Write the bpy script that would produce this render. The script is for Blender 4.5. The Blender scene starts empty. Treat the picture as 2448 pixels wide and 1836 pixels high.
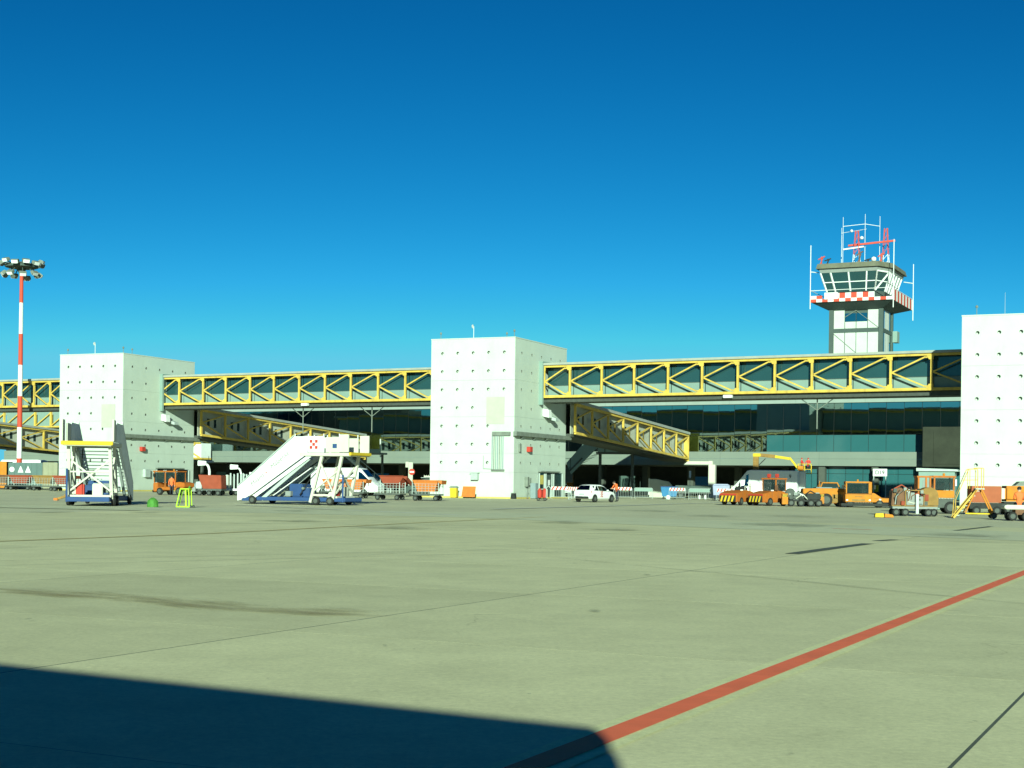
import bpy, bmesh, math, random
from mathutils import Vector, Matrix, Euler
random.seed(7)
R = math.radians
scene = bpy.context.scene
COL = scene.collection

# ------------------------------------------------------------ camera, sky, sun, exposure
FOC, EYE, ROLL, PX, PY = 3500.0, 1.6, 0.013, 1224.0, 1152.0      # lens measured from the towers' vanishing points
cam_d = bpy.data.cameras.new('camera')
cam_d.sensor_width = 36.0
cam_d.lens = 36.0 * FOC / 2448.0
cam_d.shift_y = (PY - 918.0) / 2448.0
cam_d.clip_start, cam_d.clip_end = 0.1, 9000.0
cam = bpy.data.objects.new('camera', cam_d)
cam.matrix_world = Matrix.Translation((0, 0, EYE)) @ Matrix.Rotation(R(90), 4, 'X') @ Matrix.Rotation(ROLL, 4, 'Z')
COL.objects.link(cam)
scene.camera = cam

SUN_EL, SUN_AZ = R(15.2), R(0.0)                                   # sun low behind the camera, light travels to +Y
world = bpy.data.worlds.new('World')
scene.world = world
world.use_nodes = True
wn = world.node_tree
wn.nodes.clear()
sky = wn.nodes.new('ShaderNodeTexSky')
sky.sky_type = 'NISHITA'
sky.sun_disc = False
sky.sun_elevation = SUN_EL
sky.sun_rotation = R(180) + SUN_AZ
sky.altitude = 200.0
sky.air_density = 0.7
sky.dust_density = 0.0
sky.ozone_density = 5.0
sep = wn.nodes.new('ShaderNodeSeparateColor')
com = wn.nodes.new('ShaderNodeCombineColor')
wn.links.new(sky.outputs[0], sep.inputs[0])
for ch, (k_, g_) in enumerate(((0.020, 3.6), (0.228, 1.66), (0.245, 1.4))):   # the tinted, saturated look of this sky, channel by channel
    pw = wn.nodes.new('ShaderNodeMath'); pw.operation = 'POWER'
    pw.inputs[1].default_value = g_
    ml = wn.nodes.new('ShaderNodeMath'); ml.operation = 'MULTIPLY'
    ml.inputs[1].default_value = k_
    mn = wn.nodes.new('ShaderNodeMath'); mn.operation = 'MINIMUM'
    mn.inputs[1].default_value = (0.7, 3.5, 4.7)[ch]
    wn.links.new(sep.outputs[ch], pw.inputs[0])
    wn.links.new(pw.outputs[0], ml.inputs[0])
    wn.links.new(ml.outputs[0], mn.inputs[0])
    wn.links.new(mn.outputs[0], com.inputs[ch])
bgn = wn.nodes.new('ShaderNodeBackground')
bgn.inputs[1].default_value = 0.10
won = wn.nodes.new('ShaderNodeOutputWorld')
wn.links.new(com.outputs[0], bgn.inputs[0])
wn.links.new(bgn.outputs[0], won.inputs[0])

sun_d = bpy.data.lights.new('sun', 'SUN')
sun_d.energy = 5.0
sun_d.angle = R(0.5)
sun_d.color = (0.80, 1.0, 0.80)
sun = bpy.data.objects.new('sun', sun_d)
sdir = Vector((math.sin(SUN_AZ) * math.cos(SUN_EL), math.cos(SUN_AZ) * math.cos(SUN_EL), -math.sin(SUN_EL)))
sun.rotation_euler = sdir.to_track_quat('-Z', 'Y').to_euler()
sun.location = (0, -40, 60)
COL.objects.link(sun)

vs = scene.view_settings
vs.view_transform = 'Standard'
vs.look = 'None'
vs.exposure = 0.78
vs.gamma = 1.0
vs.use_curve_mapping = False
scene.cycles.max_bounces = 6
scene.cycles.glossy_bounces = 3
scene.cycles.transparent_max_bounces = 6
scene.cycles.use_denoising = True

# ------------------------------------------------------------ measuring the photograph: pixel -> place
_c, _s = math.cos(ROLL), math.sin(ROLL)
def ray(u, v):
    x, y = (u - PX) / FOC, -(v - PY) / FOC
    return (x * _c - y * _s, x * _s + y * _c)
def G(u, v, z=0.0):
    rx, rz = ray(u, v)
    t = (z - EYE) / rz
    return Vector((rx * t, t, z))
def AT(u, v, Y):
    rx, rz = ray(u, v)
    return Vector((rx * Y, Y, EYE + rz * Y))

# ------------------------------------------------------------ materials
MAT = {}
def paint(name, col, rough=0.5, var=0.12, scale=3.0, metal=0.0, bump=0.0, dirt=0.0, spec=0.5):
    m = bpy.data.materials.new(name)
    m.use_nodes = True
    nt = m.node_tree
    b = nt.nodes['Principled BSDF']
    if spec == 0.5:                                                # weathered paint: broad, weak highlights
        rough, spec = max(rough, 0.72), 0.25
    b.inputs['Roughness'].default_value = rough
    b.inputs['Metallic'].default_value = metal
    b.inputs['Specular IOR Level'].default_value = spec
    tc = nt.nodes.new('ShaderNodeTexCoord')
    n1 = nt.nodes.new('ShaderNodeTexNoise')
    n1.inputs['Scale'].default_value = scale
    n1.inputs['Detail'].default_value = 6
    n1.inputs['Roughness'].default_value = 0.6
    nt.links.new(tc.outputs['Object'], n1.inputs['Vector'])
    mr = nt.nodes.new('ShaderNodeMapRange')
    mr.inputs[1].default_value, mr.inputs[2].default_value = 0.3, 0.7
    mr.inputs[3].default_value, mr.inputs[4].default_value = 1 - var, 1 + var
    nt.links.new(n1.outputs[0], mr.inputs[0])
    mx = nt.nodes.new('ShaderNodeMix')
    mx.data_type = 'RGBA'; mx.blend_type = 'MULTIPLY'
    mx.inputs[0].default_value = 1
    mx.inputs[6].default_value = (*col, 1)
    nt.links.new(mr.outputs[0], mx.inputs[7])
    out = mx.outputs[2]
    if dirt > 0:
        n2 = nt.nodes.new('ShaderNodeTexNoise')
        n2.inputs['Scale'].default_value = scale * 0.7
        n2.inputs['Detail'].default_value = 9
        n2.inputs['Roughness'].default_value = 0.72
        mp = nt.nodes.new('ShaderNodeMapping')
        mp.inputs[1].default_value = (3.1, 7.7, 1.3)
        mp.inputs[3].default_value = (1.6, 1.6, 0.35)
        nt.links.new(tc.outputs['Object'], mp.inputs[0])
        nt.links.new(mp.outputs[0], n2.inputs['Vector'])
        r2 = nt.nodes.new('ShaderNodeMapRange')
        r2.inputs[1].default_value, r2.inputs[2].default_value = 0.52, 0.78
        r2.inputs[3].default_value, r2.inputs[4].default_value = 0, dirt
        nt.links.new(n2.outputs[0], r2.inputs[0])
        m2 = nt.nodes.new('ShaderNodeMix')
        m2.data_type = 'RGBA'
        m2.inputs[7].default_value = (0.10, 0.085, 0.06, 1)
        nt.links.new(r2.outputs[0], m2.inputs[0])
        nt.links.new(out, m2.inputs[6])
        out = m2.outputs[2]
    nt.links.new(out, b.inputs['Base Color'])
    if bump > 0:
        bp = nt.nodes.new('ShaderNodeBump')
        bp.inputs['Strength'].default_value = bump
        bp.inputs['Distance'].default_value = 0.02
        n3 = nt.nodes.new('ShaderNodeTexNoise')
        n3.inputs['Scale'].default_value = scale * 12
        n3.inputs['Detail'].default_value = 5
        nt.links.new(tc.outputs['Object'], n3.inputs['Vector'])
        nt.links.new(n3.outputs[0], bp.inputs['Height'])
        nt.links.new(bp.outputs[0], b.inputs['Normal'])
    MAT[name] = m
    return m

paint('tower_white', (0.46, 0.515, 0.445), 0.8, 0.045, 0.6, bump=0.05, dirt=0.13)
paint('box_red', (0.32, 0.085, 0.035), 0.5, 0.1, 1.6, dirt=0.2)
paint('eaves_grey', (0.25, 0.295, 0.26), 0.7, 0.06, 0.5, dirt=0.12)
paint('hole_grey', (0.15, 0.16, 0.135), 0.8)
paint('truss_yellow', (0.56, 0.375, 0.07), 0.45, 0.16, 1.3, dirt=0.55)
paint('pale_panel', (0.19, 0.27, 0.235), 0.5, 0.06, 0.8, dirt=0.1)
paint('cream_panel', (0.40, 0.41, 0.34), 0.55, 0.06, 0.6, dirt=0.12)
paint('roof_grey', (0.30, 0.31, 0.27), 0.7, 0.1, 1.0, dirt=0.2)
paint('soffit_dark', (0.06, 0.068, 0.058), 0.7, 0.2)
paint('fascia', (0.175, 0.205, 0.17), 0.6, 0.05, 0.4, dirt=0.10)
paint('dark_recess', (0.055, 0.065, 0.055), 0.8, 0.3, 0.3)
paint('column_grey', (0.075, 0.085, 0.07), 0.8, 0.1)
paint('white_paint', (0.64, 0.65, 0.62), 0.4, 0.05, 1.5, dirt=0.10)
paint('cream_paint', (0.50, 0.49, 0.40), 0.5, 0.06, 1.5, dirt=0.12)
paint('car_white', (0.66, 0.67, 0.65), 0.4, 0.02, 1.0, spec=0.4)
paint('orange', (0.40, 0.115, 0.015), 0.42, 0.14, 2.6, dirt=0.6)
paint('amber', (0.47, 0.165, 0.012), 0.42, 0.12, 2.6, dirt=0.45)
paint('tub_orange', (0.52, 0.145, 0.025), 0.5, 0.14, 2.8, dirt=0.45)
paint('red_brown', (0.26, 0.05, 0.022), 0.6, 0.15, 1.6, dirt=0.25)
paint('red', (0.42, 0.04, 0.025), 0.45, 0.08, 1.6, dirt=0.10)
paint('mast_red', (0.50, 0.065, 0.035), 0.5, 0.08, 1.2, dirt=0.10)
paint('signal_yellow', (0.56, 0.38, 0.02), 0.45, 0.08, 2.0, dirt=0.15)
paint('ladder_yellow', (0.52, 0.32, 0.06), 0.5, 0.12, 2.0, dirt=0.3)
paint('lime', (0.42, 0.75, 0.04), 0.4, 0.06)
paint('green', (0.06, 0.20, 0.03), 0.5, 0.2, 6.0)
paint('blue', (0.024, 0.062, 0.17), 0.45, 0.12, 1.5, dirt=0.25)
paint('bin_blue', (0.03, 0.15, 0.30), 0.45, 0.1)
paint('lavender', (0.28, 0.30, 0.42), 0.5, 0.06, 2, dirt=0.1)
paint('steel', (0.42, 0.44, 0.42), 0.4, 0.1, 3.0, metal=0.6)
paint('zinc', (0.40, 0.45, 0.42), 0.5, 0.08, 3.0, metal=0.25)
paint('grey_paint', (0.22, 0.24, 0.22), 0.5, 0.1, 1.5, dirt=0.2)
paint('cabinet_grey', (0.19, 0.24, 0.25), 0.5, 0.06)
paint('duct_grey', (0.16, 0.18, 0.15), 0.6, 0.2, 2.0)
paint('container_teal', (0.09, 0.14, 0.13), 0.55, 0.1, 1.0, dirt=0.2)
paint('olive', (0.24, 0.24, 0.16), 0.6, 0.1, 1.0, dirt=0.2)
paint('ochre', (0.24, 0.135, 0.035), 0.6, 0.2, 2.5, dirt=0.3)
paint('rust_brown', (0.15, 0.07, 0.035), 0.7, 0.3, 3.5, dirt=0.3)
paint('beige', (0.40, 0.41, 0.33), 0.6, 0.06, 1.0)
paint('rubber', (0.018, 0.018, 0.017), 0.8, 0.2, 6)
paint('black_iron', (0.022, 0.024, 0.022), 0.55, 0.3, 4)
paint('dark_metal', (0.07, 0.08, 0.07), 0.5, 0.2, 3)
paint('olive_roof', (0.13, 0.13, 0.09), 0.8, 0.2, 1)
paint('steel_dark', (0.06, 0.085, 0.075), 0.5, 0.1, 1)
paint('grid_white', (0.46, 0.49, 0.44), 0.6, 0.05, 0.8, dirt=0.08)
paint('skin', (0.45, 0.26, 0.18), 0.6, 0.05)
paint('hivis', (0.75, 0.15, 0.04), 0.7, 0.06, 8)
paint('red_jacket', (0.62, 0.05, 0.04), 0.7, 0.1, 8)
paint('trousers', (0.025, 0.03, 0.045), 0.8, 0.2, 6)
paint('hair', (0.02, 0.015, 0.012), 0.7)
paint('lens', (0.75, 0.76, 0.72), 0.3, spec=0.4)
paint('line_red', (0.88, 0.17, 0.075), 0.75, 0.08, 2.2, dirt=0.18)
paint('line_margin', (0.66, 0.65, 0.40), 0.8, 0.08, 1.5)
paint('line_white', (0.62, 0.62, 0.54), 0.8, 0.15, 1.5, dirt=0.4)
paint('line_orange', (0.62, 0.52, 0.24), 0.8, 0.15, 1.5, dirt=0.4)
paint('kerb_yellow', (0.50, 0.40, 0.10), 0.7, 0.15, 1.5, dirt=0.45)
paint('tar', (0.10, 0.11, 0.08), 0.75, 0.2, 3)
paint('wood_hill', (0.075, 0.095, 0.060), 0.95, 0.35, 0.02)
paint('pale_hangar', (0.6, 0.62, 0.6), 0.6, 0.05, 0.05)

def mirror_glass(name, col, rough):
    m = bpy.data.materials.new(name)
    m.use_nodes = True
    nt = m.node_tree
    b = nt.nodes['Principled BSDF']
    b.inputs['Base Color'].default_value = (*col, 1)
    b.inputs['Metallic'].default_value = 1.0
    b.inputs['Roughness'].default_value = rough
    tc = nt.nodes.new('ShaderNodeTexCoord')
    n = nt.nodes.new('ShaderNodeTexNoise')
    n.inputs['Scale'].default_value = 0.55
    n.inputs['Detail'].default_value = 1
    bp = nt.nodes.new('ShaderNodeBump')
    bp.inputs['Strength'].default_value = 0.05
    bp.inputs['Distance'].default_value = 0.05
    nt.links.new(tc.outputs['Object'], n.inputs['Vector'])
    nt.links.new(n.outputs[0], bp.inputs['Height'])
    nt.links.new(bp.outputs[0], b.inputs['Normal'])
    MAT[name] = m
mirror_glass('facade_glass', (0.25, 0.34, 0.33), 0.02)
paint('bridge_glass', (0.018, 0.055, 0.058), 0.10, 0.10, 0.3, spec=0.6)
paint('spandrel_glass', (0.026, 0.105, 0.112), 0.08, 0.06, 0.3, spec=0.7)
mirror_glass('car_glass', (0.10, 0.13, 0.12), 0.05)
paint('cab_glass', (0.02, 0.035, 0.035), 0.08, 0.05, 1, spec=0.8)
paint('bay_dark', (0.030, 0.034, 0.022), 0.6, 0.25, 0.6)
m_ = paint('clear_glass', (0.02, 0.04, 0.04), 0.06, 0.05, 1, spec=0.8)
m_.node_tree.nodes['Principled BSDF'].inputs['Alpha'].default_value = 0.55

def ground_mat(name, base, dark, var):
    m = bpy.data.materials.new(name)
    m.use_nodes = True
    nt = m.node_tree
    L = nt.links
    b = nt.nodes['Principled BSDF']
    b.inputs['Roughness'].default_value = 0.85
    b.inputs['Specular IOR Level'].default_value = 0.25
    geo = nt.nodes.new('ShaderNodeNewGeometry')
    oi = nt.nodes.new('ShaderNodeObjectInfo')
    def noise(sc, det, ro=0.6):
        n = nt.nodes.new('ShaderNodeTexNoise')
        n.inputs['Scale'].default_value = sc
        n.inputs['Detail'].default_value = det
        n.inputs['Roughness'].default_value = ro
        L.new(geo.outputs['Position'], n.inputs['Vector'])
        return n.outputs[0]
    def rng(o, a, b_, c, d):
        r = nt.nodes.new('ShaderNodeMapRange')
        r.inputs[1].default_value, r.inputs[2].default_value, r.inputs[3].default_value, r.inputs[4].default_value = a, b_, c, d
        L.new(o, r.inputs[0])
        return r.outputs[0]
    def mul(a, b_):
        x = nt.nodes.new('ShaderNodeMath'); x.operation = 'MULTIPLY'
        L.new(a, x.inputs[0]); L.new(b_, x.inputs[1])
        return x.outputs[0]
    big = rng(noise(0.10, 5, 0.65), 0.3, 0.7, 1 - var, 1 + var)
    mid = rng(noise(0.7, 9, 0.78), 0.28, 0.72, 0.86, 1.13)
    fin = rng(noise(16, 6, 0.85), 0.3, 0.7, 0.82, 1.18)
    per = rng(oi.outputs['Random'], 0, 1, 0.92, 1.06)
    # hairline cracks, broken up by noise
    wv = nt.nodes.new('ShaderNodeVectorMath'); wv.operation = 'ADD'
    nz = nt.nodes.new('ShaderNodeTexNoise'); nz.inputs['Scale'].default_value = 0.8; nz.inputs['Detail'].default_value = 5
    L.new(geo.outputs['Position'], nz.inputs['Vector']); L.new(geo.outputs['Position'], wv.inputs[0]); L.new(nz.outputs['Color'], wv.inputs[1])
    vo = nt.nodes.new('ShaderNodeTexVoronoi'); vo.feature = 'DISTANCE_TO_EDGE'; vo.inputs['Scale'].default_value = 0.17
    L.new(wv.outputs[0], vo.inputs['Vector'])
    line = rng(vo.outputs[0], 0.0008, 0.0030, 1.0, 0.0)
    brk = rng(noise(0.22, 4), 0.50, 0.60, 0, 0.5)
    crack = rng(mul(line, brk), 0, 1, 1.0, 0.45)
    f = mul(mul(mul(big, mid), mul(fin, per)), crack)
    mx = nt.nodes.new('ShaderNodeMix'); mx.data_type = 'RGBA'; mx.blend_type = 'MULTIPLY'
    mx.inputs[0].default_value = 1
    mx.inputs[6].default_value = (*base, 1)
    L.new(f, mx.inputs[7])
    spot = rng(noise(2.2, 9, 0.8), 0.60, 0.78, 0, 0.6)
    m2 = nt.nodes.new('ShaderNodeMix'); m2.data_type = 'RGBA'
    m2.inputs[7].default_value = (*dark, 1)
    L.new(spot, m2.inputs[0]); L.new(mx.outputs[2], m2.inputs[6])
    L.new(m2.outputs[2], b.inputs['Base Color'])
    bp = nt.nodes.new('ShaderNodeBump')
    bp.inputs['Strength'].default_value = 0.25
    bp.inputs['Distance'].default_value = 0.01
    L.new(noise(22, 6, 0.7), bp.inputs['Height'])
    L.new(bp.outputs[0], b.inputs['Normal'])
    MAT[name] = m
ground_mat('concrete', (0.63, 0.59, 0.345), (0.22, 0.20, 0.14), 0.07)
ground_mat('line_margin_concrete', (0.665, 0.64, 0.345), (0.4, 0.38, 0.22), 0.05)
ground_mat('concrete_far', (0.555, 0.53, 0.34), (0.20, 0.20, 0.16), 0.10)
ground_mat('concrete_pale', (0.61, 0.60, 0.39), (0.30, 0.29, 0.24), 0.05)

def stain_mat(name, col, lo, hi, sc, amax, stretch):
    m = bpy.data.materials.new(name)
    m.use_nodes = True
    nt = m.node_tree
    b = nt.nodes['Principled BSDF']
    b.inputs['Base Color'].default_value = (*col, 1)
    b.inputs['Roughness'].default_value = 0.85
    tc = nt.nodes.new('ShaderNodeTexCoord')
    n = nt.nodes.new('ShaderNodeTexNoise')
    n.inputs['Scale'].default_value = sc
    n.inputs['Detail'].default_value = 7
    n.inputs['Roughness'].default_value = 0.7
    mpg = nt.nodes.new('ShaderNodeMapping'); mpg.inputs[3].default_value = stretch
    nt.links.new(tc.outputs['Object'], mpg.inputs[0])
    nt.links.new(mpg.outputs[0], n.inputs['Vector'])
    # fade towards the outline of the stain: generated coordinates run 0..1 across it
    sp = nt.nodes.new('ShaderNodeVectorMath'); sp.operation = 'SUBTRACT'
    sp.inputs[1].default_value = (0.5, 0.5, 0.0)
    nt.links.new(tc.outputs['UV'], sp.inputs[0])
    ln = nt.nodes.new('ShaderNodeVectorMath'); ln.operation = 'LENGTH'
    nt.links.new(sp.outputs[0], ln.inputs[0])
    ed = nt.nodes.new('ShaderNodeMapRange')
    ed.inputs[1].default_value, ed.inputs[2].default_value = 0.15, 0.5
    ed.inputs[3].default_value, ed.inputs[4].default_value = 0.15, -0.55
    nt.links.new(ln.outputs[1], ed.inputs[0])
    nm = nt.nodes.new('ShaderNodeMath'); nm.operation = 'MULTIPLY_ADD'
    nm.inputs[1].default_value, nm.inputs[2].default_value = 2.4, -0.75
    nt.links.new(n.outputs[0], nm.inputs[0])
    ad = nt.nodes.new('ShaderNodeMath'); ad.operation = 'ADD'
    nt.links.new(nm.outputs[0], ad.inputs[0]); nt.links.new(ed.outputs[0], ad.inputs[1])
    mr = nt.nodes.new('ShaderNodeMapRange')
    mr.inputs[1].default_value, mr.inputs[2].default_value = lo, hi
    mr.inputs[3].default_value, mr.inputs[4].default_value = 0, amax
    nt.links.new(ad.outputs[0], mr.inputs[0])
    nt.links.new(mr.outputs[0], b.inputs['Alpha'])
    MAT[name] = m
stain_mat('oil_stain', (0.10, 0.11, 0.075), 0.35, 1.05, 0.9, 0.6, (0.6, 1, 1))
stain_mat('tyre_mark', (0.16, 0.16, 0.11), 0.30, 1.1, 1.4, 0.38, (0.15, 1, 1))
stain_mat('sand_stain', (0.36, 0.30, 0.14), 0.25, 1.0, 2.6, 0.75, (0.25, 1, 1))

# ------------------------------------------------------------ mesh helpers
class MB:
    def __init__(self):
        self.v, self.f = [], []
    def _add(self, vs_, fs):
        o = len(self.v)
        self.v += [tuple(p) for p in vs_]
        self.f += [tuple(i + o for i in f) for f in fs]
        return self
    def box(self, x0, x1, y0, y1, z0, z1):
        return self._add([(x0, y0, z0), (x1, y0, z0), (x1, y1, z0), (x0, y1, z0), (x0, y0, z1), (x1, y0, z1), (x1, y1, z1), (x0, y1, z1)],
                         [(3, 2, 1, 0), (4, 5, 6, 7), (0, 1, 5, 4), (1, 2, 6, 5), (2, 3, 7, 6), (3, 0, 4, 7)])
    def bar(self, p, q, w, h=None, up=(0, 0, 1)):
        h = h or w
        p, q, up = Vector(p), Vector(q), Vector(up)
        d = (q - p).normalized()
        if abs(d.dot(up)) > 0.98:
            up = Vector((0, 1, 0))
        a = d.cross(up).normalized() * (w / 2)
        b = a.cross(d).normalized() * (h / 2)
        return self._add([p - a - b, p + a - b, p + a + b, p - a + b, q - a - b, q + a - b, q + a + b, q - a + b],
                         [(3, 2, 1, 0), (4, 5, 6, 7), (0, 1, 5, 4), (1, 2, 6, 5), (2, 3, 7, 6), (3, 0, 4, 7)])
    def tube(self, p, q, r0, r1=None, n=10):
        r1 = r0 if r1 is None else r1
        p, q = Vector(p), Vector(q)
        d = (q - p).normalized()
        up = Vector((0, 0, 1)) if abs(d.z) < 0.95 else Vector((1, 0, 0))
        a = d.cross(up).normalized()
        b = d.cross(a)
        vs_ = []
        for c, r in ((p, r0), (q, r1)):
            for i in range(n):
                t = 2 * math.pi * i / n
                vs_.append(c + a * (r * math.cos(t)) + b * (r * math.sin(t)))
        fs = [(i, (i + 1) % n, n + (i + 1) % n, n + i) for i in range(n)]
        fs += [tuple(range(n - 1, -1, -1)), tuple(range(n, 2 * n))]
        return self._add(vs_, fs)
    def path(self, pts, r, n=8):
        for a, b in zip(pts[:-1], pts[1:]):
            self.tube(a, b, r, r, n)
        return self
    def prism(self, poly, a0, a1, axis='y'):
        n = len(poly)
        def P(p, a):
            if axis == 'y': return (p[0], a, p[1])
            if axis == 'x': return (a, p[0], p[1])
            return (p[0], p[1], a)
        vs_ = [P(p, a0) for p in poly] + [P(p, a1) for p in poly]
        fs = [tuple(range(n - 1, -1, -1)), tuple(range(n, 2 * n))]
        fs += [(i, (i + 1) % n, n + (i + 1) % n, n + i) for i in range(n)]
        return self._add(vs_, fs)
    def lathe(self, prof, n=16, c=(0, 0, 0), axis='z'):
        vs_ = []
        for r, z in prof:
            for i in range(n):
                t = 2 * math.pi * i / n
                x, y = r * math.cos(t), r * math.sin(t)
                if axis == 'z': vs_.append((c[0] + x, c[1] + y, c[2] + z))
                elif axis == 'y': vs_.append((c[0] + x, c[1] + z, c[2] + y))
                else: vs_.append((c[0] + z, c[1] + x, c[2] + y))
        fs = []
        m = len(prof)
        for j in range(m - 1):
            for i in range(n):
                fs.append((j * n + i, j * n + (i + 1) % n, (j + 1) * n + (i + 1) % n, (j + 1) * n + i))
        fs += [tuple(range(n - 1, -1, -1)), tuple(range((m - 1) * n, m * n))]
        return self._add(vs_, fs)
    def poly(self, pts):
        return self._add(pts, [tuple(range(len(pts)))])
    def mesh(self, name, bevel=0.0, smooth=False):
        me = bpy.data.meshes.new(name)
        bm = bmesh.new()
        bv = [bm.verts.new(p) for p in self.v]
        for f in self.f:
            try:
                bm.faces.new([bv[i] for i in f])
            except ValueError:
                pass
        bmesh.ops.recalc_face_normals(bm, faces=bm.faces)
        if bevel > 0:
            bmesh.ops.bevel(bm, geom=[e for e in bm.edges if len(e.link_faces) == 2 and e.calc_face_angle(0) > 0.5],
                            offset=bevel, segments=2, affect='EDGES', clamp_overlap=True)
        if smooth:
            for f in bm.faces:
                f.smooth = True
            for e in bm.edges:
                if len(e.link_faces) == 2 and e.calc_face_angle(0) > 0.6:
                    e.smooth = False
        bm.to_mesh(me)
        bm.free()
        return me
    def build(self, name, mat, parent=None, bevel=0.0, smooth=False):
        return obj(name, self.mesh(name, bevel, smooth), mat, parent)

def obj(name, me, mat, parent=None):
    o = bpy.data.objects.new(name, me)
    COL.objects.link(o)
    if mat is not None and not me.materials:
        me.materials.append(MAT[mat] if isinstance(mat, str) else mat)
    if parent is not None:
        o.parent = parent
    return o
def tag(o, label=None, cat=None, group=None, kind=None):
    if label: o['label'] = label
    if cat: o['category'] = cat
    if group: o['group'] = group
    if kind: o['kind'] = kind
    return o
def thing(name, label, cat, loc=(0, 0, 0), rz=0.0, group=None):
    o = bpy.data.objects.new(name, None)
    COL.objects.link(o)
    o.empty_display_size = 0.3
    o.location = loc
    o.rotation_euler = (0, 0, R(rz))
    return tag(o, label, cat, group)
def dup(root, loc, rz, label, group=None):
    r = root.copy(); COL.objects.link(r)
    r.location = loc; r.rotation_euler = (0, 0, R(rz))
    tag(r, label, None, group)
    for ch in list(root.children):
        c = ch.copy(); COL.objects.link(c); c.parent = r
        for g in ch.children:
            d = g.copy(); COL.objects.link(d); d.parent = c
    return r
_wheels = {}
def wheel(parent, x, y, r=0.2, w=0.14, rim='dark_metal', name='wheel'):
    k = (r, w)
    if k not in _wheels:
        t = MB().lathe([(r * .55, -w / 2), (r * .9, -w / 2), (r, -w * .3), (r, w * .3), (r * .9, w / 2), (r * .55, w / 2)], 18, axis='y').mesh('wheel', smooth=True)
        h = MB().lathe([(r * .2, -w * .54), (r * .34, -w * .50), (r * .58, -w * .53), (r * .58, w * .53), (r * .34, w * .50), (r * .2, w * .54)], 12, axis='y').mesh('rim', smooth=True)
        t.materials.append(MAT['rubber']); h.materials.append(MAT[rim])
        _wheels[k] = (t, h)
    t, h = _wheels[k]
    o = obj(name, t, None, parent); o.location = (x, y, r)
    obj('rim', h, None, o)
    return o
def text(name, s, size, mat, parent, loc, rot, align='CENTER', extrude=0.004, shear=0.0, bold=0.0):
    c = bpy.data.curves.new(name, 'FONT')
    c.body = s; c.size = size; c.align_x = align; c.align_y = 'CENTER'; c.extrude = extrude; c.shear = shear; c.offset = bold
    t = bpy.data.objects.new(name, c)
    COL.objects.link(t)
    dg = bpy.context.evaluated_depsgraph_get()
    me = bpy.data.meshes.new_from_object(t.evaluated_get(dg))
    bpy.data.objects.remove(t); bpy.data.curves.remove(c)
    me.materials.clear()
    o = obj(name, me, mat, parent)
    o.location = loc; o.rotation_euler = rot
    return o

# ============================================================ THE SETTING
apron = tag(MB().box(-2600, 2600, -2600, 2600, -0.5, -0.016).build('apron', 'concrete_far'), kind='structure')
PSI = 26.0                                                        # bearing of the slab joints
E1 = Vector((math.cos(R(PSI)), -math.sin(R(PSI)), 0)); E2 = Vector((math.sin(R(PSI)), math.cos(R(PSI)), 0))
# concrete slabs cast in 7.5 m lanes, dark sealant in the joints
MB().poly([tuple(Vector((0, 0, -0.0005)) + E1 * a + E2 * b) for a, b in ((-46.4, 0.3), (21.1, 0.3), (21.1, 62.7), (-46.4, 62.7))]).build('joint_sealant', 'tar', apron)
slab_me = None
W1, W2, GAP = 7.5, 6.25, 0.026
for i in range(-6, 3):
    for j in range(0, 10):
        a0, b0 = -1.4 + i * W1, 0.3 + j * W2
        if slab_me is None:
            g = GAP / 2
            slab_me = MB().box(g, W1 - g, g * .35, W2 - g * .35, -0.05, 0.0).mesh('slab')
        o = obj('slab', slab_me, 'concrete', apron)
        o.location = E1 * a0 + E2 * b0
        o.rotation_euler = (0, 0, R(-PSI))
def strip(name, pts, w, mat, z, parent=apron):
    mb = MB()
    P = [Vector((p[0], p[1], z)) for p in pts]
    for a, b in zip(P[:-1], P[1:]):
        d = (b - a).normalized()
        n = Vector((-d.y, d.x, 0)) * (w / 2)
        mb.poly([a - n, b - n, b + n, a + n])
    return mb.build(name, mat, parent)
ra = Vector((-3.1, 1.6, 0)); rd = (Vector((9.71, 27.7, 0)) - Vector((0.11, 8.19, 0))).normalized()
r0 = Vector((0.11, 8.19, 0)) - rd * 7
strip('line_border', [r0, r0 + rd * 58], 0.42, 'line_margin_concrete', 0.006)
strip('red_line', [r0, r0 + rd * 58], 0.21, 'line_red', 0.010)
# far service road, pale strip, painted lines
def gpoly(name, pts, mat, z):
    return MB().poly([(*G(u, v)[:2], z) for u, v in pts]).build(name, mat, apron)
gpoly('pale_strip', [(-60, 1212), (1100, 1237), (2600, 1300), (2600, 1278), (1800, 1248), (1200, 1226), (-60, 1206)], 'concrete_pale', 0.006)
strip('white_line', [G(1180, 1217), G(1480, 1209), G(1740, 1201)], 0.55, 'line_white', 0.010)
strip('white_line', [G(560, 1207), G(1100, 1232)], 0.4, 'line_white', 0.012)
strip('orange_line', [G(-40, 1296), G(500, 1276), G(1000, 1250), G(1300, 1236)], 0.22, 'line_orange', 0.012)
strip('red_line', [G(1990, 1264), G(2085, 1267)], 0.16, 'line_red', 0.012)
strip('tar_patch', [G(1893, 1324.5), G(1990, 1311), G(2075, 1300)], 0.34, 'tar', 0.010)
strip('tar_patch', [G(2095, 1293.5), G(2140, 1290.5)], 0.3, 'tar', 0.010)
strip('tar_patch', [G(2285, 1269), G(2370, 1259)], 0.25, 'tar', 0.014)
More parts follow.
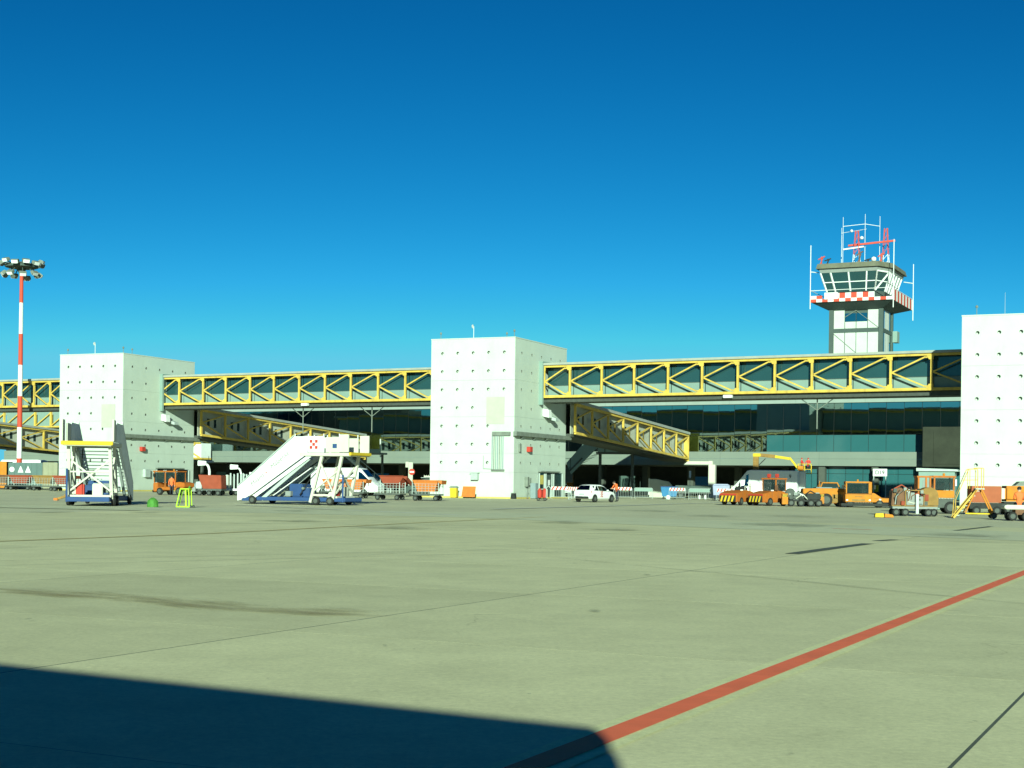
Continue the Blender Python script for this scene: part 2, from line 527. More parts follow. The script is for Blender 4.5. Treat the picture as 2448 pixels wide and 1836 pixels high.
def stain(u, v, su, sv, mat='oil_stain', z=0.016, rot=0):
    c = G(u, v); a = G(u + su, v); b = G(u, v - sv)
    hx, hy = abs(a.x - c.x), abs(b.y - c.y)
    me = bpy.data.meshes.new('stain')
    me.from_pydata([(-hx, -hy, 0), (hx, -hy, 0), (hx, hy, 0), (-hx, hy, 0)], [], [(0, 1, 2, 3)])
    uv = me.uv_layers.new()
    for k, t in enumerate(((0, 0), (1, 0), (1, 1), (0, 1))): uv.data[k].uv = t
    o = obj('stain', me, mat, apron)
    o.location = (c.x, c.y, z); o.rotation_euler = (0, 0, R(rot))
for k, (u, v, su, sv) in enumerate([(120, 1225, 120, 4), (700, 1246, 170, 5), (930, 1262, 190, 7), (1340, 1250, 120, 6), (1470, 1267, 130, 5), (1700, 1234, 100, 4),
                     (1880, 1256, 200, 9), (2300, 1281, 150, 9), (1560, 1222, 120, 4), (700, 1222, 100, 3), (350, 1226, 90, 3), (1900, 1235, 120, 3)]):
    stain(u, v, su, sv, z=0.016 + 0.002 * k)
for k, (u, v, su, sv) in enumerate([(1545, 1375, 16, 3), (920, 1546, 12, 4), (1420, 1462, 26, 6), (1890, 1810, 16, 5), (2330, 1732, 12, 4), (990, 1558, 8, 2), (640, 1630, 6, 2), (1265, 1668, 10, 3), (70, 1486, 14, 4)]):
    stain(u, v, su, sv, z=0.018 + 0.002 * k)
sb = [G(0, 1412), G(300, 1430), G(600, 1458), G(880, 1470)]
for k, (a, b) in enumerate(zip(sb[:-1], sb[1:])):
    m_ = (a + b) / 2; d = b - a
    me = bpy.data.meshes.new('stain')
    L_, W_ = d.length * 0.95, 0.9
    me.from_pydata([(-L_, -W_, 0), (L_, -W_, 0), (L_, W_, 0), (-L_, W_, 0)], [], [(0, 1, 2, 3)])
    uv = me.uv_layers.new()
    for q, t in enumerate(((0, 0), (1, 0), (1, 1), (0, 1))): uv.data[q].uv = t
    o = obj('stain', me, 'sand_stain', apron); o.location = (m_.x, m_.y, 0.010 + 0.003 * k); o.rotation_euler = (0, 0, math.atan2(d.y, d.x))

for k, (p, ang, L_, W_) in enumerate([((-6, 30), 38, 14, .22), ((-4.4, 29.4), 38, 14, .22), ((5, 24), 120, 12, .25), ((3, 46), 165, 20, .35), ((-9, 52), 8, 22, .4), ((9, 19), 55, 9, .25)]):
    me = bpy.data.meshes.new('tyre_mark')
    me.from_pydata([(-L_, -W_, 0), (L_, -W_, 0), (L_, W_, 0), (-L_, W_, 0)], [], [(0, 1, 2, 3)])
    uv = me.uv_layers.new()
    for q, t in enumerate(((0, 0), (1, 0), (1, 1), (0, 1))): uv.data[q].uv = t
    o = obj('tyre_mark', me, 'tyre_mark', apron); o.location = (p[0], p[1], .0075 + .0006 * k); o.rotation_euler = (0, 0, R(ang))
# wooded hills and an unseen long hangar added behind the viewer: the glass mirrors them
hv, hf = [], []
N = 160
for i in range(N + 1):
    az = R(130 + 255 * i / N)
    rr = 1500
    h = 74 + 10 * math.sin(i * .31) + 7 * math.sin(i * .83 + 1) + random.uniform(-2.5, 2.5)
    for q, (f, zz) in enumerate(((0.86, -3), (0.93, h * .55), (1.0, h), (1.2, h * .9), (1.3, -3))):
        hv.append((math.cos(az) * rr * f, math.sin(az) * rr * f + 150, zz))
for i in range(N):
    for q in range(4):
        a = i * 5 + q
        hf.append((a, a + 5, a + 6, a + 1))
hm = bpy.data.meshes.new('hills'); hm.from_pydata(hv, [], hf)
tag(obj('hills', hm, 'wood_hill'), kind='structure')
hang = thing('hangar', 'long pale hangar added unseen behind the viewer for the glass to mirror', 'hangar', (-520, -330, 0), -38)
MB().box(-420, 420, -25, 25, -0.2, 20).build('wall', 'pale_hangar', hang)
MB().prism([(-27, 20.02), (27, 20.02), (18, 22), (-18, 22)], -424, 424, 'x').build('roof', 'roof_grey', hang)
for k in range(14):
    MB().box(-410 + k * 60, -375 + k * 60, 24.9, 25.25, 0.02, 17).build('door', 'grey_paint', hang)

# the bus the viewer came on: its shadow lies across the foreground
bd = Vector((math.cos(R(-29.5)), math.sin(R(-29.5)), 0))
bus = thing('apron_bus', 'white apron bus parked behind the viewer casting the foreground shadow', 'bus', (0.74, -2.11, 0), -30.3)
BL, BW, BH = 13.8, 2.9, 3.22
pr = [(-BW, .35), (0, .35), (0, BH - .18), (-.09, BH - .05), (-.22, BH), (-BW + .22, BH), (-BW + .09, BH - .05), (-BW, BH - .18)]
MB().prism(pr, -BL, -0.12, 'x').build('body', 'white_paint', bus, bevel=0.03)
MB().box(-0.12, 0.0, -BW + .15, -.15, .4, BH - .2).build('front_panel', 'white_paint', bus, bevel=0.05)
for k in range(6):
    MB().box(-BL + 0.6 + k * 2.15, -BL + 2.5 + k * 2.15, 0.002, 0.02, 1.25, 2.45).build('window', 'car_glass', bus)
for x in (-2.2, -11):
    for y in (-0.2, -BW + .2):
        wheel(bus, x, y, .48, .3)

# ============================================================ TERMINAL
FA = -29.0
term = thing('terminal_building', 'long dark glass terminal with grey fascia band behind the yellow footbridges', 'terminal', (0, 202, 0), FA)
S0, S1, PW = -98.9, 75.25, 2.15
MB().box(S0, S1, 0.35, 34, 12.4, 13.0).build('roof', 'roof_grey', term)
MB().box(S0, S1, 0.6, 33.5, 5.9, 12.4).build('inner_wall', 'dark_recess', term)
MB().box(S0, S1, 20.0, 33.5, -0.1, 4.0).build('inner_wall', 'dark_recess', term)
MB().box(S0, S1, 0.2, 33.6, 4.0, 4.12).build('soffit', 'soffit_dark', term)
nfa = 12
for k in range(nfa):
    a = S0 + (56.4 - S0) * k / nfa; b = S0 + (56.4 - S0) * (k + 1) / nfa
    fp = MB().box(a + .01, b - .01, -0.35, 0.25, 4.07, 4.93).build('fascia_panel', 'fascia', term)
    MB().box(a + .01, b - .01, -0.35, 0.25, 4.945, 5.8).build('fascia_panel', 'fascia', term)
for k in range(20):
    a = S0 + (S1 - S0) * k / 20; b = S0 + (S1 - S0) * (k + 1) / 20
    MB().box(a + .01, b - .01, -0.45, 0.6, 11.82, 12.42).build('eaves_panel', 'eaves_grey', term)
ncol = int((S1 - S0) / PW)
pl = MB().box(0.025, PW - .025, -0.02, 0.02, 0.02, 2.08).mesh('pane'); pl.materials.append(MAT['facade_glass'])
ps = MB().box(0.025, PW - .025, -0.02, 0.02, 0.02, 2.08).mesh('pane'); ps.materials.append(MAT['spandrel_glass'])
pu = MB().box(0.025, PW - .025, -0.02, 0.02, 0.02, 3.88).mesh('pane'); pu.materials.append(MAT['facade_glass'])
for k in range(ncol):
    x = S0 + k * PW
    for me, z in ((pl, 5.8), (pu, 7.9)):
        if me is pl and 36.0 < x < 56.5: me = ps
        o = obj('pane', me, None, term)
        o.location = (x, 0.1, z)
        o.rotation_euler = (R(random.uniform(-.16, .16)), 0, R(random.uniform(-.2, .2)))
MB().box(S0, S1, 0.14, 0.3, 5.82, 11.8).build('mullion_frame', 'black_iron', term)
# ground-floor glazing at gate D19, dark undercroft further left
for k in range(16):
    x = 40.0 + k * PW
    for z0, z1 in ((0.15, 3.1), (3.15, 3.98)):
        o = MB().box(x + .03, x + PW - .03, 0.9, 0.94, z0, z1).build('pane', 'spandrel_glass', term)
        o.rotation_euler = (0, 0, R(random.uniform(-.05, .05)))
MB().box(40, S1, 0.98, 1.1, 0, 4).build('mullion_frame', 'black_iron', term)
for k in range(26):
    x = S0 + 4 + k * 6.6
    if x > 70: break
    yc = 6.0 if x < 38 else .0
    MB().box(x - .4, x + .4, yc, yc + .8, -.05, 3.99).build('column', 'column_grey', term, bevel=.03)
for k in range(9):
    MB().box(-70 + k * 11, -66.5 + k * 11, 19.9, 19.99, 0.3, 2.7).build('window', 'facade_glass', term)
# projecting bay at the right end, one dark colour throughout
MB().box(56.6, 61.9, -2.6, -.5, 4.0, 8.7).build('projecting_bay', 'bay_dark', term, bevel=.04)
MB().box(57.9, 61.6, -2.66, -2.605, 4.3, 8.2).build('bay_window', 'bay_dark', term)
# gate sign
sg = thing('gate_sign', 'white gate sign reading D19 above a glazed doorway', 'sign', AT(2103, 1195, 176.5) * 1, FA)
sg.location.z = 0
MB().box(-.85, .85, -.08, .08, 2.85, 3.75).build('panel', 'white_paint', sg, bevel=.015)
text('lettering', 'D19', .66, 'black_iron', sg, (0, -.086, 3.29), (R(90), 0, 0), bold=.004)
for x in (-.75, .7):
    MB().box(x - .05, x + .05, -.05, .05, 0, 2.85).build('post', 'zinc', sg)
yl = thing('warning_box', 'small bright yellow machine box in the doorway under the gate sign', 'machine', sg.location + Vector((-.35, .6, 0)), FA)
MB().box(-.42, .28, -.3, .3, .95, 1.8).build('housing', 'signal_yellow', yl, bevel=.05)
MB().box(-.35, .3, -.25, .25, 0, .94).build('stand', 'black_iron', yl)
MB().bar((-.1, -.32, 1.3), (.2, -.32, 1.6), .05).build('lever', 'black_iron', yl)

# ============================================================ BOARDING TOWERS
TA = -24.0
TW, TD, TH = 9.0, 13.2, 15.4
ROWS = [14.05 - 1.77 * i for i in range(7)]
COURSES = [(0.0, 2.5), (2.5, 4.32), (4.32, 7.86), (7.86, 11.4), (11.4, TH)]
FCOL = [-7.78, -6.12, -4.46, -2.80, -1.14]
RCOL = [1.6, 4.05, 6.5, 8.95, 11.4]
def holed_panel(a0, a1, z0, z1, holes, r=0.15, depth=0.3, n=12):
    """wall panel in the x-z plane (front at y=0) with real round recesses"""
    mb = MB()
    xs = sorted(set([a0, a1] + [h[0] + s * .34 for h in holes for s in (-1, 1)]))
    zs = sorted(set([z0, z1] + [h[1] + s * .34 for h in holes for s in (-1, 1)]))
    for i in range(len(xs) - 1):
        for j in range(len(zs) - 1):
            cx, cz = (xs[i] + xs[i + 1]) / 2, (zs[j] + zs[j + 1]) / 2
            h = next((h for h in holes if abs(h[0] - cx) < .05 and abs(h[1] - cz) < .05), None)
            if h is None:
                mb.poly([(xs[i], 0, zs[j]), (xs[i + 1], 0, zs[j]), (xs[i + 1], 0, zs[j + 1]), (xs[i], 0, zs[j + 1])])
                continue
            ring, sq = [], []
            for k in range(n):
                t = 2 * math.pi * k / n
                ring.append((h[0] + r * math.cos(t), h[1] + r * math.sin(t)))
                m = .34 / max(abs(math.cos(t)), abs(math.sin(t)))
                sq.append((h[0] + m * math.cos(t), h[1] + m * math.sin(t)))
            vs_ = [(p[0], 0, p[1]) for p in sq] + [(p[0], 0, p[1]) for p in ring] + [(p[0], depth, p[1]) for p in ring]
            fs = []
            for k in range(n):
                k2 = (k + 1) % n
                fs.append((k, k2, n + k2, n + k)); fs.append((n + k, n + k2, 2 * n + k2, 2 * n + k))
            fs.append(tuple(range(2 * n, 3 * n)))
            # corners of the square
            mb._add(vs_, fs)
            for sx in (-1, 1):
                for sz in (-1, 1):
                    c = (h[0] + sx * .34, h[1] + sz * .34)
                    near = sorted(range(n), key=lambda k: (sq[k][0] - c[0]) ** 2 + (sq[k][1] - c[1]) ** 2)[:2]
                    mb.poly([(c[0], 0, c[1]), (sq[near[0]][0], 0, sq[near[0]][1]), (sq[near[1]][0], 0, sq[near[1]][1])])
    # edge returns so the panel has thickness
    for (p, q) in (((a0, z0), (a1, z0)), ((a1, z0), (a1, z1)), ((a1, z1), (a0, z1)), ((a0, z1), (a0, z0))):
        mb.poly([(p[0], 0, p[1]), (q[0], 0, q[1]), (q[0], .10, q[1]), (p[0], .10, p[1])])
    return mb
tower_mesh = {}
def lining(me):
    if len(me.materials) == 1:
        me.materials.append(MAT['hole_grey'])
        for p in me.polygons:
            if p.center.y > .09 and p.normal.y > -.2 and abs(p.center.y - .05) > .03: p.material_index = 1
def boarding_tower(label, corner, skip_right=(), skip_front=()):
    t = thing('boarding_tower', label, 'tower', (corner[0], corner[1], 0), TA, 'white towers joined by the yellow footbridges')
    key = (tuple(skip_right), tuple(skip_front))
    for ci, (z0, z1) in enumerate(COURSES):
        g = .005
        kf = ('f', ci, tuple(skip_front))
        if kf not in tower_mesh:
            hs = [(x, z) for i, z in enumerate(ROWS) for j, x in enumerate(FCOL) if z0 < z < z1 and (i, j) not in skip_front]
            tower_mesh[kf] = holed_panel(-TW, 0, z0 + g, z1 - g, hs).mesh('wall_panel')
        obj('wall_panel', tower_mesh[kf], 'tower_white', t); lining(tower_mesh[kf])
        kr = ('r', ci, tuple(skip_right))
        if kr not in tower_mesh:
            hs = [(x, z) for i, z in enumerate(ROWS) for j, x in enumerate(RCOL) if z0 < z < z1 and (i, j) not in skip_right]
            tower_mesh[kr] = holed_panel(0.101, TD, z0 + g, z1 - g, hs).mesh('wall_panel')
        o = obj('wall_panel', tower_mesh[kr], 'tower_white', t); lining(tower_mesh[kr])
        o.rotation_euler = (0, 0, R(90))
    k = 'core'
    if k not in tower_mesh:
        tower_mesh[k] = (MB().box(-TW, -TW + .1, .101, TD, 0, TH).box(-TW + .1, -.101, TD - .1, TD, 0, TH).mesh('rear_wall'),
                         MB().box(-TW + .1, -.101, .101, TD - .1, TH - .25, TH - .12).mesh('roof'),
                         MB().box(-TW - .03, .03, -.03, .22, TH + .004, TH + .10).box(-.19, .03, .22, TD + .03, TH + .004, TH + .10).box(-TW - .03, -TW + .19, .22, TD + .03, TH + .004, TH + .10).mesh('parapet_cap'),
                         MB().box(-TW + .101, -.101, .101, .12, 0, TH - .3).mesh('joint_backing'),
                         MB().box(-TW - .6, .5, -.55, -.25, -.02, .13).box(.2, .5, -.25, TD, -.02, .13).mesh('kerb'))
    for nm, me, mt in zip(('rear_wall', 'roof', 'parapet_cap'), tower_mesh[k][:3], ('tower_white', 'roof_grey', 'tower_white')):
        obj(nm, me, mt, t)
    obj('kerb', tower_mesh[k][4], 'kerb_yellow', t)
    return t
SKR = [(i, j) for i in (1, 2, 3) for j in (2, 3, 4)]
SKF = [(3, 4), (4, 4), (5, 4), (6, 4)]
T1 = (-43.7, 164.0); T2 = (0.15, 140.0); T3 = (36.1 + TW * math.cos(R(24)), 118.0 - TW * math.sin(R(24)))
tw1 = boarding_tower('white boarding tower behind the mobile stairs at far left', T1, SKR, SKF)
tw2 = boarding_tower('white boarding tower in the middle between the two footbridges', T2, SKR, SKF)
tw3 = boarding_tower('white boarding tower cut off by the right edge of the picture', T3, SKR, [])
def tower_kit(t, full):
    MB().box(-2.95, -1.05, -.045, -.004, 7.15, 9.75).build('blind_panel', 'beige', t, bevel=.01)
    MB().box(0.05, .42, -.35, TD + .6, 6.0, 6.42).build('cable_duct', 'duct_grey', t, bevel=.02)
    for y in (1.5, 4.5, 7.5, 10.5):
        MB().prism([(.004, 5.72), (.06, 5.72), (.4, 5.98), (.004, 5.98)], y, y + .08, 'y').build('bracket', 'duct_grey', t)
    MB().box(.01, .42, 3.0, 3.6, 4.55, 5.05).build('wall_lamp', 'red', t, bevel=.02)
    MB().prism([(.02, 8.2), (.7, 8.05), (.62, 8.85), (.02, 8.95)], 6.9, 7.7).build('floodlight', 'white_paint', t, bevel=.02)
    MB().prism([(.02, 7.95), (.9, 7.75), (.9, 8.05), (.02, 8.35)], 8.2, 9.0).build('floodlight', 'zinc', t, bevel=.02)
    for x, y, z in ((-8.1, .25, .45), (-.2, .2, .5), (-3.6, 6, .9)):
        MB().tube((x, y, TH + .1), (x, y, TH + .1 + z), .03, .03, 6).lathe([(.09, 0), (.11, .1), (.05, .22)], 8, (x, y, TH + .1 + z)).build('obstruction_light', 'duct_grey', t)
    MB().lathe([(.02, 0), (.16, .04), (.2, .1), (.02, .12)], 12, (-5.2, 1.2, TH + 1.35), 'x').tube((-5.0, 1.2, TH + .1), (-5.0, 1.2, TH + 1.35), .03, .03, 6).build('dish_antenna', 'white_paint', t)
    # door recess on the right-hand face
    d0, d1 = 6.0, 12.2
    MB().box(.012, .06, d0, d1, .05, 2.55).build('door_backing', 'cab_glass', t)
    MB().box(.0, .35, d0 - .05, d1 - 1.2, 2.6, 2.72).build('canopy', 'duct_grey', t)
    for y in (d0, d0 + 1.35, d0 + 1.7, d0 + 3.3, d0 + 3.75, d1 - .1):
        MB().box(.05, .16, y, y + .13, .05, 2.5).build('door_post', 'zinc', t)
    MB().box(.062, .10, d0 + 1.9, d0 + 3.2, .15, 2.35).build('door_leaf', 'steel_dark', t)
    MB().box(.102, .112, d0 + 2.3, d0 + 2.85, 1.3, 1.85).build('notice', 'white_paint', t)
    MB().box(.062, .09, d0 + .15, d0 + 1.2, 1.4, 2.3).build('notice', 'kerb_yellow', t)
tower_kit(tw1, False); tower_kit(tw2, True)
# riser pipes, cabinets and boxes on the middle tower
MB().box(-2.25, -.35, -.22, -.02, 6.02, 6.4).build('cable_duct', 'duct_grey', tw2, bevel=.02)
for k in range(7):
    x = -2.25 + k * .19
    MB().tube((x, -.11, 2.75), (x, -.11, 6.0), .05, .05, 8).build('riser_pipe', ('cabinet_grey', 'duct_grey', 'pale_panel')[k % 3], tw2, smooth=True)
MB().tube((-2.3, -.12, 2.7), (-.95, -.12, 2.7), .1, .1, 8).build('drain_pipe', 'duct_grey', tw2)
MB().box(-4.35, -3.65, -.45, -.01, 1.75, 2.4).box(-4.45, -3.55, -.52, -.01, 2.41, 2.46).build('air_conditioner', 'zinc', tw2)
MB().tube((-3.2, -.05, 2.85), (-3.2, -.05, 4.1), .02, .02, 5).tube((-3.2, -.05, 2.85), (-2.3, -.05, 2.8), .02, .02, 5).build('conduit', 'duct_grey', tw2)
MB().box(.01, .2, 1.0, 1.35, 4.5, 5.25).build('junction_box', 'duct_grey', tw2)
MB().box(.01, .35, 2.6, 3.0, 1.15, 2.1).box(.2, .36, 3.25, 3.45, 1.3, 2.0).build('meter_box', 'duct_grey', tw2)
MB().box(-4.3, -3.7, -.42, -.01, 1.7, 2.35).build('junction_box', 'duct_grey', tw1)
MB().box(.01, .35, 3.7, 4.6, 1.6, 2.5).build('air_conditioner', 'zinc', tw1)
MB().tube((-7.9, .3, TH + .1), (-7.9, .3, TH + .7), .03, .03, 6).lathe([(.1, 0), (.12, .1), (.04, .2)], 8, (-7.9, .3, TH + .7)).build('obstruction_light', 'duct_grey', tw3)
MB().tube((-6.0, 3, TH), (-6.0, 3, TH + 2.2), .02, .01, 6).build('whip_antenna', 'zinc', tw3)

# ============================================================ FOOTBRIDGES
def footbridge(label, p0, p1, posts, zb=9.98, zt=13.2, gap_panels=True, name='truss_footbridge', hang=()):
    p0, p1 = Vector((*p0, 0)), Vector((*p1, 0))
    d = p1 - p0
    L = d.length
    t = thing(name, label, 'footbridge', (p0.x, p0.y, zb), math.degrees(math.atan2(d.y, d.x)), 'yellow footbridges between the towers')
    H = zt - zb
    MB().box(0, L, -.12, .14, 0, .25).build('bottom_chord', 'truss_yellow', t, bevel=.02)
    MB().box(0, L, -.12, .14, H - .21, H).build('top_chord', 'truss_yellow', t, bevel=.02)
    MB().box(0, L, 3.35, 3.6, 0, .28).build('bottom_chord', 'truss_yellow', t)
    MB().box(0, L, 3.35, 3.6, H - .24, H).build('top_chord', 'truss_yellow', t)
    MB().box(-.3, L, -.3, 3.8, H + .004, H + .24).build('roof', 'roof_grey', t, bevel=.03)
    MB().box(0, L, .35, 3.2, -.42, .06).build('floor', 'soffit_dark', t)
    MB().box(0, L, 3.0, 3.05, .1, H - .05).build('rear_wall', 'pale_panel', t)
    zm = H * .5
    for i, x in enumerate(posts):
        MB().box(x - .095, x + .095, -.08, .10, .25, H - .21).build('post', 'truss_yellow', t)
        for zg in (.251, H - .211 - .32):
            MB().prism([(x - .42, zg), (x + .18, zg), (x + .18, zg + .32), (x - .22, zg + .32)] if zg < 1 else [(x - .22, zg), (x + .18, zg), (x + .18, zg + .32), (x - .42, zg + .32)], -.10, -.083).build('gusset', 'truss_yellow', t)
        if i + 1 < len(posts):
            x2 = posts[i + 1]
            off = min(.55, (x2 - x) * .2)
            MB().bar((x + .1, 0, zm), (x2 - off, 0, H - .3), .13, .13).bar((x2 - off - .02, 0, H - .33), (x2 - .1, 0, H - .33), .13, .13).build('diagonal', 'truss_yellow', t)
            MB().bar((x + .1, 0, zm), (x2 - off, 0, .36), .13, .13).bar((x2 - off - .02, 0, .38), (x2 - .1, 0, .38), .13, .13).build('diagonal', 'truss_yellow', t)
            MB().box(x + .04, x2 - .04, .78, .82, 1.28, H - .1).build('glass_pane', 'bridge_glass', t)
            MB().box(x + .04, x2 - .04, .80, .86, .08, 1.24).build('parapet_panel', 'pale_panel', t)
            MB().box(x + .02, x2 - .02, .76, .80, 1.235, 1.28).build('glazing_rail', 'steel_dark', t)
    for x in hang:
        MB().tube((x, 1.6, -.4), (x, 1.6, -3.2), .06, .06, 8).bar((x, 1.6, -1.5), (x - 1.6, 1.6, -.4), .06).bar((x, 1.6, -1.5), (x + 1.6, 1.6, -.4), .06).build('hanger_post', 'duct_grey', t)
    return t
def upos(u, p0, d):                                               # where along p0 + s*d a vertical stands at picture column u (measured at ~z 11.5)
    x = (u - PX) / FOC
    k = x - 0.013 * 9.9 / 140
    return (p0[0] - k * p0[1]) / (k * d[1] - d[0])
def bridge_posts(us, p0, p1):
    d = (Vector(p1) - Vector(p0)).normalized()
    return [upos(u, p0, d) for u in us]
B2a, B2b = (2.75, 145.75), (39.6, 124.6)
P2 = bridge_posts([1301, 1362.6, 1438.6, 1516, 1597, 1678.5, 1763.7, 1852, 1941, 2033, 2129, 2227], B2a, B2b)
P2.append(P2[-1] + 3.7)
br2 = footbridge('long yellow truss footbridge from the middle tower to the right tower', B2a, B2b, P2, hang=(P2[8],))
B1a, B1b = (-40.85, 170.4), (-4.2, 150.6)
P1 = bridge_posts([385, 429, 486, 540, 598, 655, 715.5, 777, 839, 904, 969, 1034], B1a, B1b)
br1 = footbridge('yellow truss footbridge from the left tower to the middle tower', B1a, B1b, P1, hang=(P1[6] - .6, P1[9] - 1.8))
B0b, B0a = (-49.0, 174.0), (-49.0 - .875 * 33, 174.0 + .485 * 33)
br0 = footbridge('yellow truss footbridge running off the left edge behind the floodlight mast', B0a, B0b, [.2 + 2.72 * k for k in range(13)])
for b, x, s in ((br2, P2[6] - .9, 1), (br1, P1[6] + .9, 1)):
    MB().box(x - .42, x + .42, -.32, .1, -.34, -.06).build('floodlight', 'white_paint', b, bevel=.03)
for b in (br1, br2):
    MB().box(-.5, .42, -.42, -.14, -.7, 3.5).build('collar', 'pale_panel', b, bevel=.02)
    MB().box(-.5, .42, -.42, 3.9, 3.5, 3.62).build('collar', 'pale_panel', b)
MB().box(10.6, 11.0, -.3, .2, -.5, 3.55).build('cable_box', 'black_iron', br0)
# the sloping walkways from each tower down to the terminal
def walkway(label, corner, z_end_shift=0.0, k0=13.25, k1=52.7):
    e1 = Vector((math.cos(R(TA)), math.sin(R(TA)), 0)); e2 = Vector((-math.sin(R(TA)), math.cos(R(TA)), 0))
    base = Vector((corner[0], corner[1], 0)) + e1 * 1.0
    t = thing('sloping_walkway', label, 'walkway', base + e2 * k0, TA + 90, 'enclosed walkways sloping to the terminal')
    L = k1 - k0
    zb = lambda s: 6.62 - .0475 * s
    Hh = 3.2
    def pr(y0, y1, za, zc, mat, name, s0=0, s1=L):
        return MB()._add([(s0, y0, zb(s0) + za), (s1, y0, zb(s1) + za), (s1, y1, zb(s1) + za), (s0, y1, zb(s0) + za),
                          (s0, y0, zb(s0) + zc), (s1, y0, zb(s1) + zc), (s1, y1, zb(s1) + zc), (s0, y1, zb(s0) + zc)],
                         [(3, 2, 1, 0), (4, 5, 6, 7), (0, 1, 5, 4), (1, 2, 6, 5), (2, 3, 7, 6), (3, 0, 4, 7)]).build(name, mat, t)
    # local x runs to the terminal, local -y is the side towards the viewer
    pr(-.14, .10, 0, .26, 'truss_yellow', 'bottom_chord'); pr(-.14, .10, Hh - .24, Hh, 'truss_yellow', 'top_chord')
    pr(-.30, 3.5, Hh + .004, Hh + .3, 'roof_grey', 'roof')
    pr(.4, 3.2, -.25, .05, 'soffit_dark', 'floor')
    pr(3.0, 3.2, .05, Hh, 'pale_panel', 'rear_wall')
    n = 8
    for i in range(n + 1):
        s = L * i / n
        MB().box(s - .14, s + .14, -.11, .08, zb(s) + .2, zb(s) + Hh - .2).build('post', 'truss_yellow', t)
        if i < n:
            s2 = L * (i + 1) / n
            zm = zb(s) + Hh * .5
            MB().bar((s + .1, 0, zm), (s2 - .2, 0, zb(s2) + Hh - .3), .15, .15).build('diagonal', 'truss_yellow', t)
            MB().bar((s + .1, 0, zm), (s2 - .2, 0, zb(s2) + .3), .15, .15).build('diagonal', 'truss_yellow', t)
            pr(.50, .56, .05, Hh - .02, 'cream_panel', 'wall_panel', s + .015, s2 - .015)
            for q in (.38, .66):
                w = s + (s2 - s) * q
                MB().box(w, w + .5, .47, .495, zb(w) + 1.25, zb(w) + 2.25).build('window', 'cab_glass', t)
    MB().box(L - .05, L + .1, -.14, 3.3, zb(L) - .2, zb(L) + Hh + .28).build('end_frame', 'truss_yellow', t)
    return t
walkway('sloping walkway with yellow truss behind the middle tower, ending above the concrete post', T2)
walkway('sloping walkway with yellow truss behind the tall mobile stairs', T1)
walkway('sloping walkway with sunlit white wall behind the floodlight mast', (-87.5, 188.0))
# corridor along the facade at far left
cr = thing('facade_corridor', 'shaded truss corridor above the sunlit walkway at far left', 'corridor', (-92, 243.0, 0), FA)
MB().box(0, 40, -.1, 3, 9.3, 9.55).build('bottom_chord', 'truss_yellow', cr)
MB().box(0, 40, -.1, 3, 12.2, 12.45).build('top_chord', 'truss_yellow', cr)
for k in range(12):
    x = .3 + k * 3.5
    MB().box(x - .16, x + .16, -.16, .12, 9.55, 12.2).build('post', 'truss_yellow', cr)
    if k < 11:
        MB().bar((x + .1, -.02, 9.6), (x + 3.4, -.02, 11.6), .16).build('diagonal', 'truss_yellow', cr)
        MB().box(x + .17, x + 3.33, .3, .36, 9.56, 12.18).build('wall_panel', 'pale_panel', cr)
lk = thing('link_walkway', 'short white link walkway with yellow frame peeking out right of the left tower', 'walkway', AT(425, 1095, 226) * 1, -26)
lk.scale = (1.06, 1.06, 1.03)
lk.location.z = 0
MB().box(0, 4.1, .15, 2.4, 4.55, 6.7).build('wall', 'white_paint', lk)
for a, b in (((0, 4.5), (4.1, 4.5)), ((0, 6.72), (4.1, 6.72)), ((2.0, 5.6), (3.9, 4.6)), ((2.0, 5.6), (3.2, 6.7)), ((2.0, 4.5), (2.0, 6.7))):
    MB().bar((a[0], 0, a[1]), (b[0], 0, b[1]), .18).build('frame_bar', 'truss_yellow', lk)
for x in (.5, 3.5):
    MB().box(x - .15, x + .15, 1, 1.3, 0, 4.5).build('leg', 'column_grey', lk)
MB().box(-.05, 4.15, .1, 2.4, 4.3, 4.54).build('floor', 'truss_yellow', lk)

# ============================================================ CONTROL TOWER
CA = -26.0
cn = AT(2133, 715, 215)
ct = thing('control_tower', 'airport control tower with red and white balcony and slanted glass cab', 'control tower', (cn.x, cn.y, 0), CA)
zB = cn.z                                                          # underside of the balcony at the near corner
BWx, BDy = 12.1, 15.0
# balcony deck: x -12.1..0, y 0..15
MB().prism([(-BWx, zB), (0, zB), (0, zB + .22), (-BWx, zB + .22)], 0, BDy).build('balcony_deck', 'steel_dark', ct)
SX0, SX1, SY0, SY1 = -9.55, -2.1, 2.6, 9.6
MB()._add([(-BWx, 0, zB - .004), (0, 0, zB - .004), (0, BDy, zB - .004), (-BWx, BDy, zB - .004), (SX0, SY0, zB - 1.15), (SX1, SY0, zB - 1.15), (SX1, SY1, zB - 1.15), (SX0, SY1, zB - 1.15)],
          [(0, 1, 2, 3), (0, 1, 5, 4), (1, 2, 6, 5), (2, 3, 7, 6), (3, 0, 4, 7), (4, 5, 6, 7)]).build('balcony_soffit', 'steel_dark', ct)
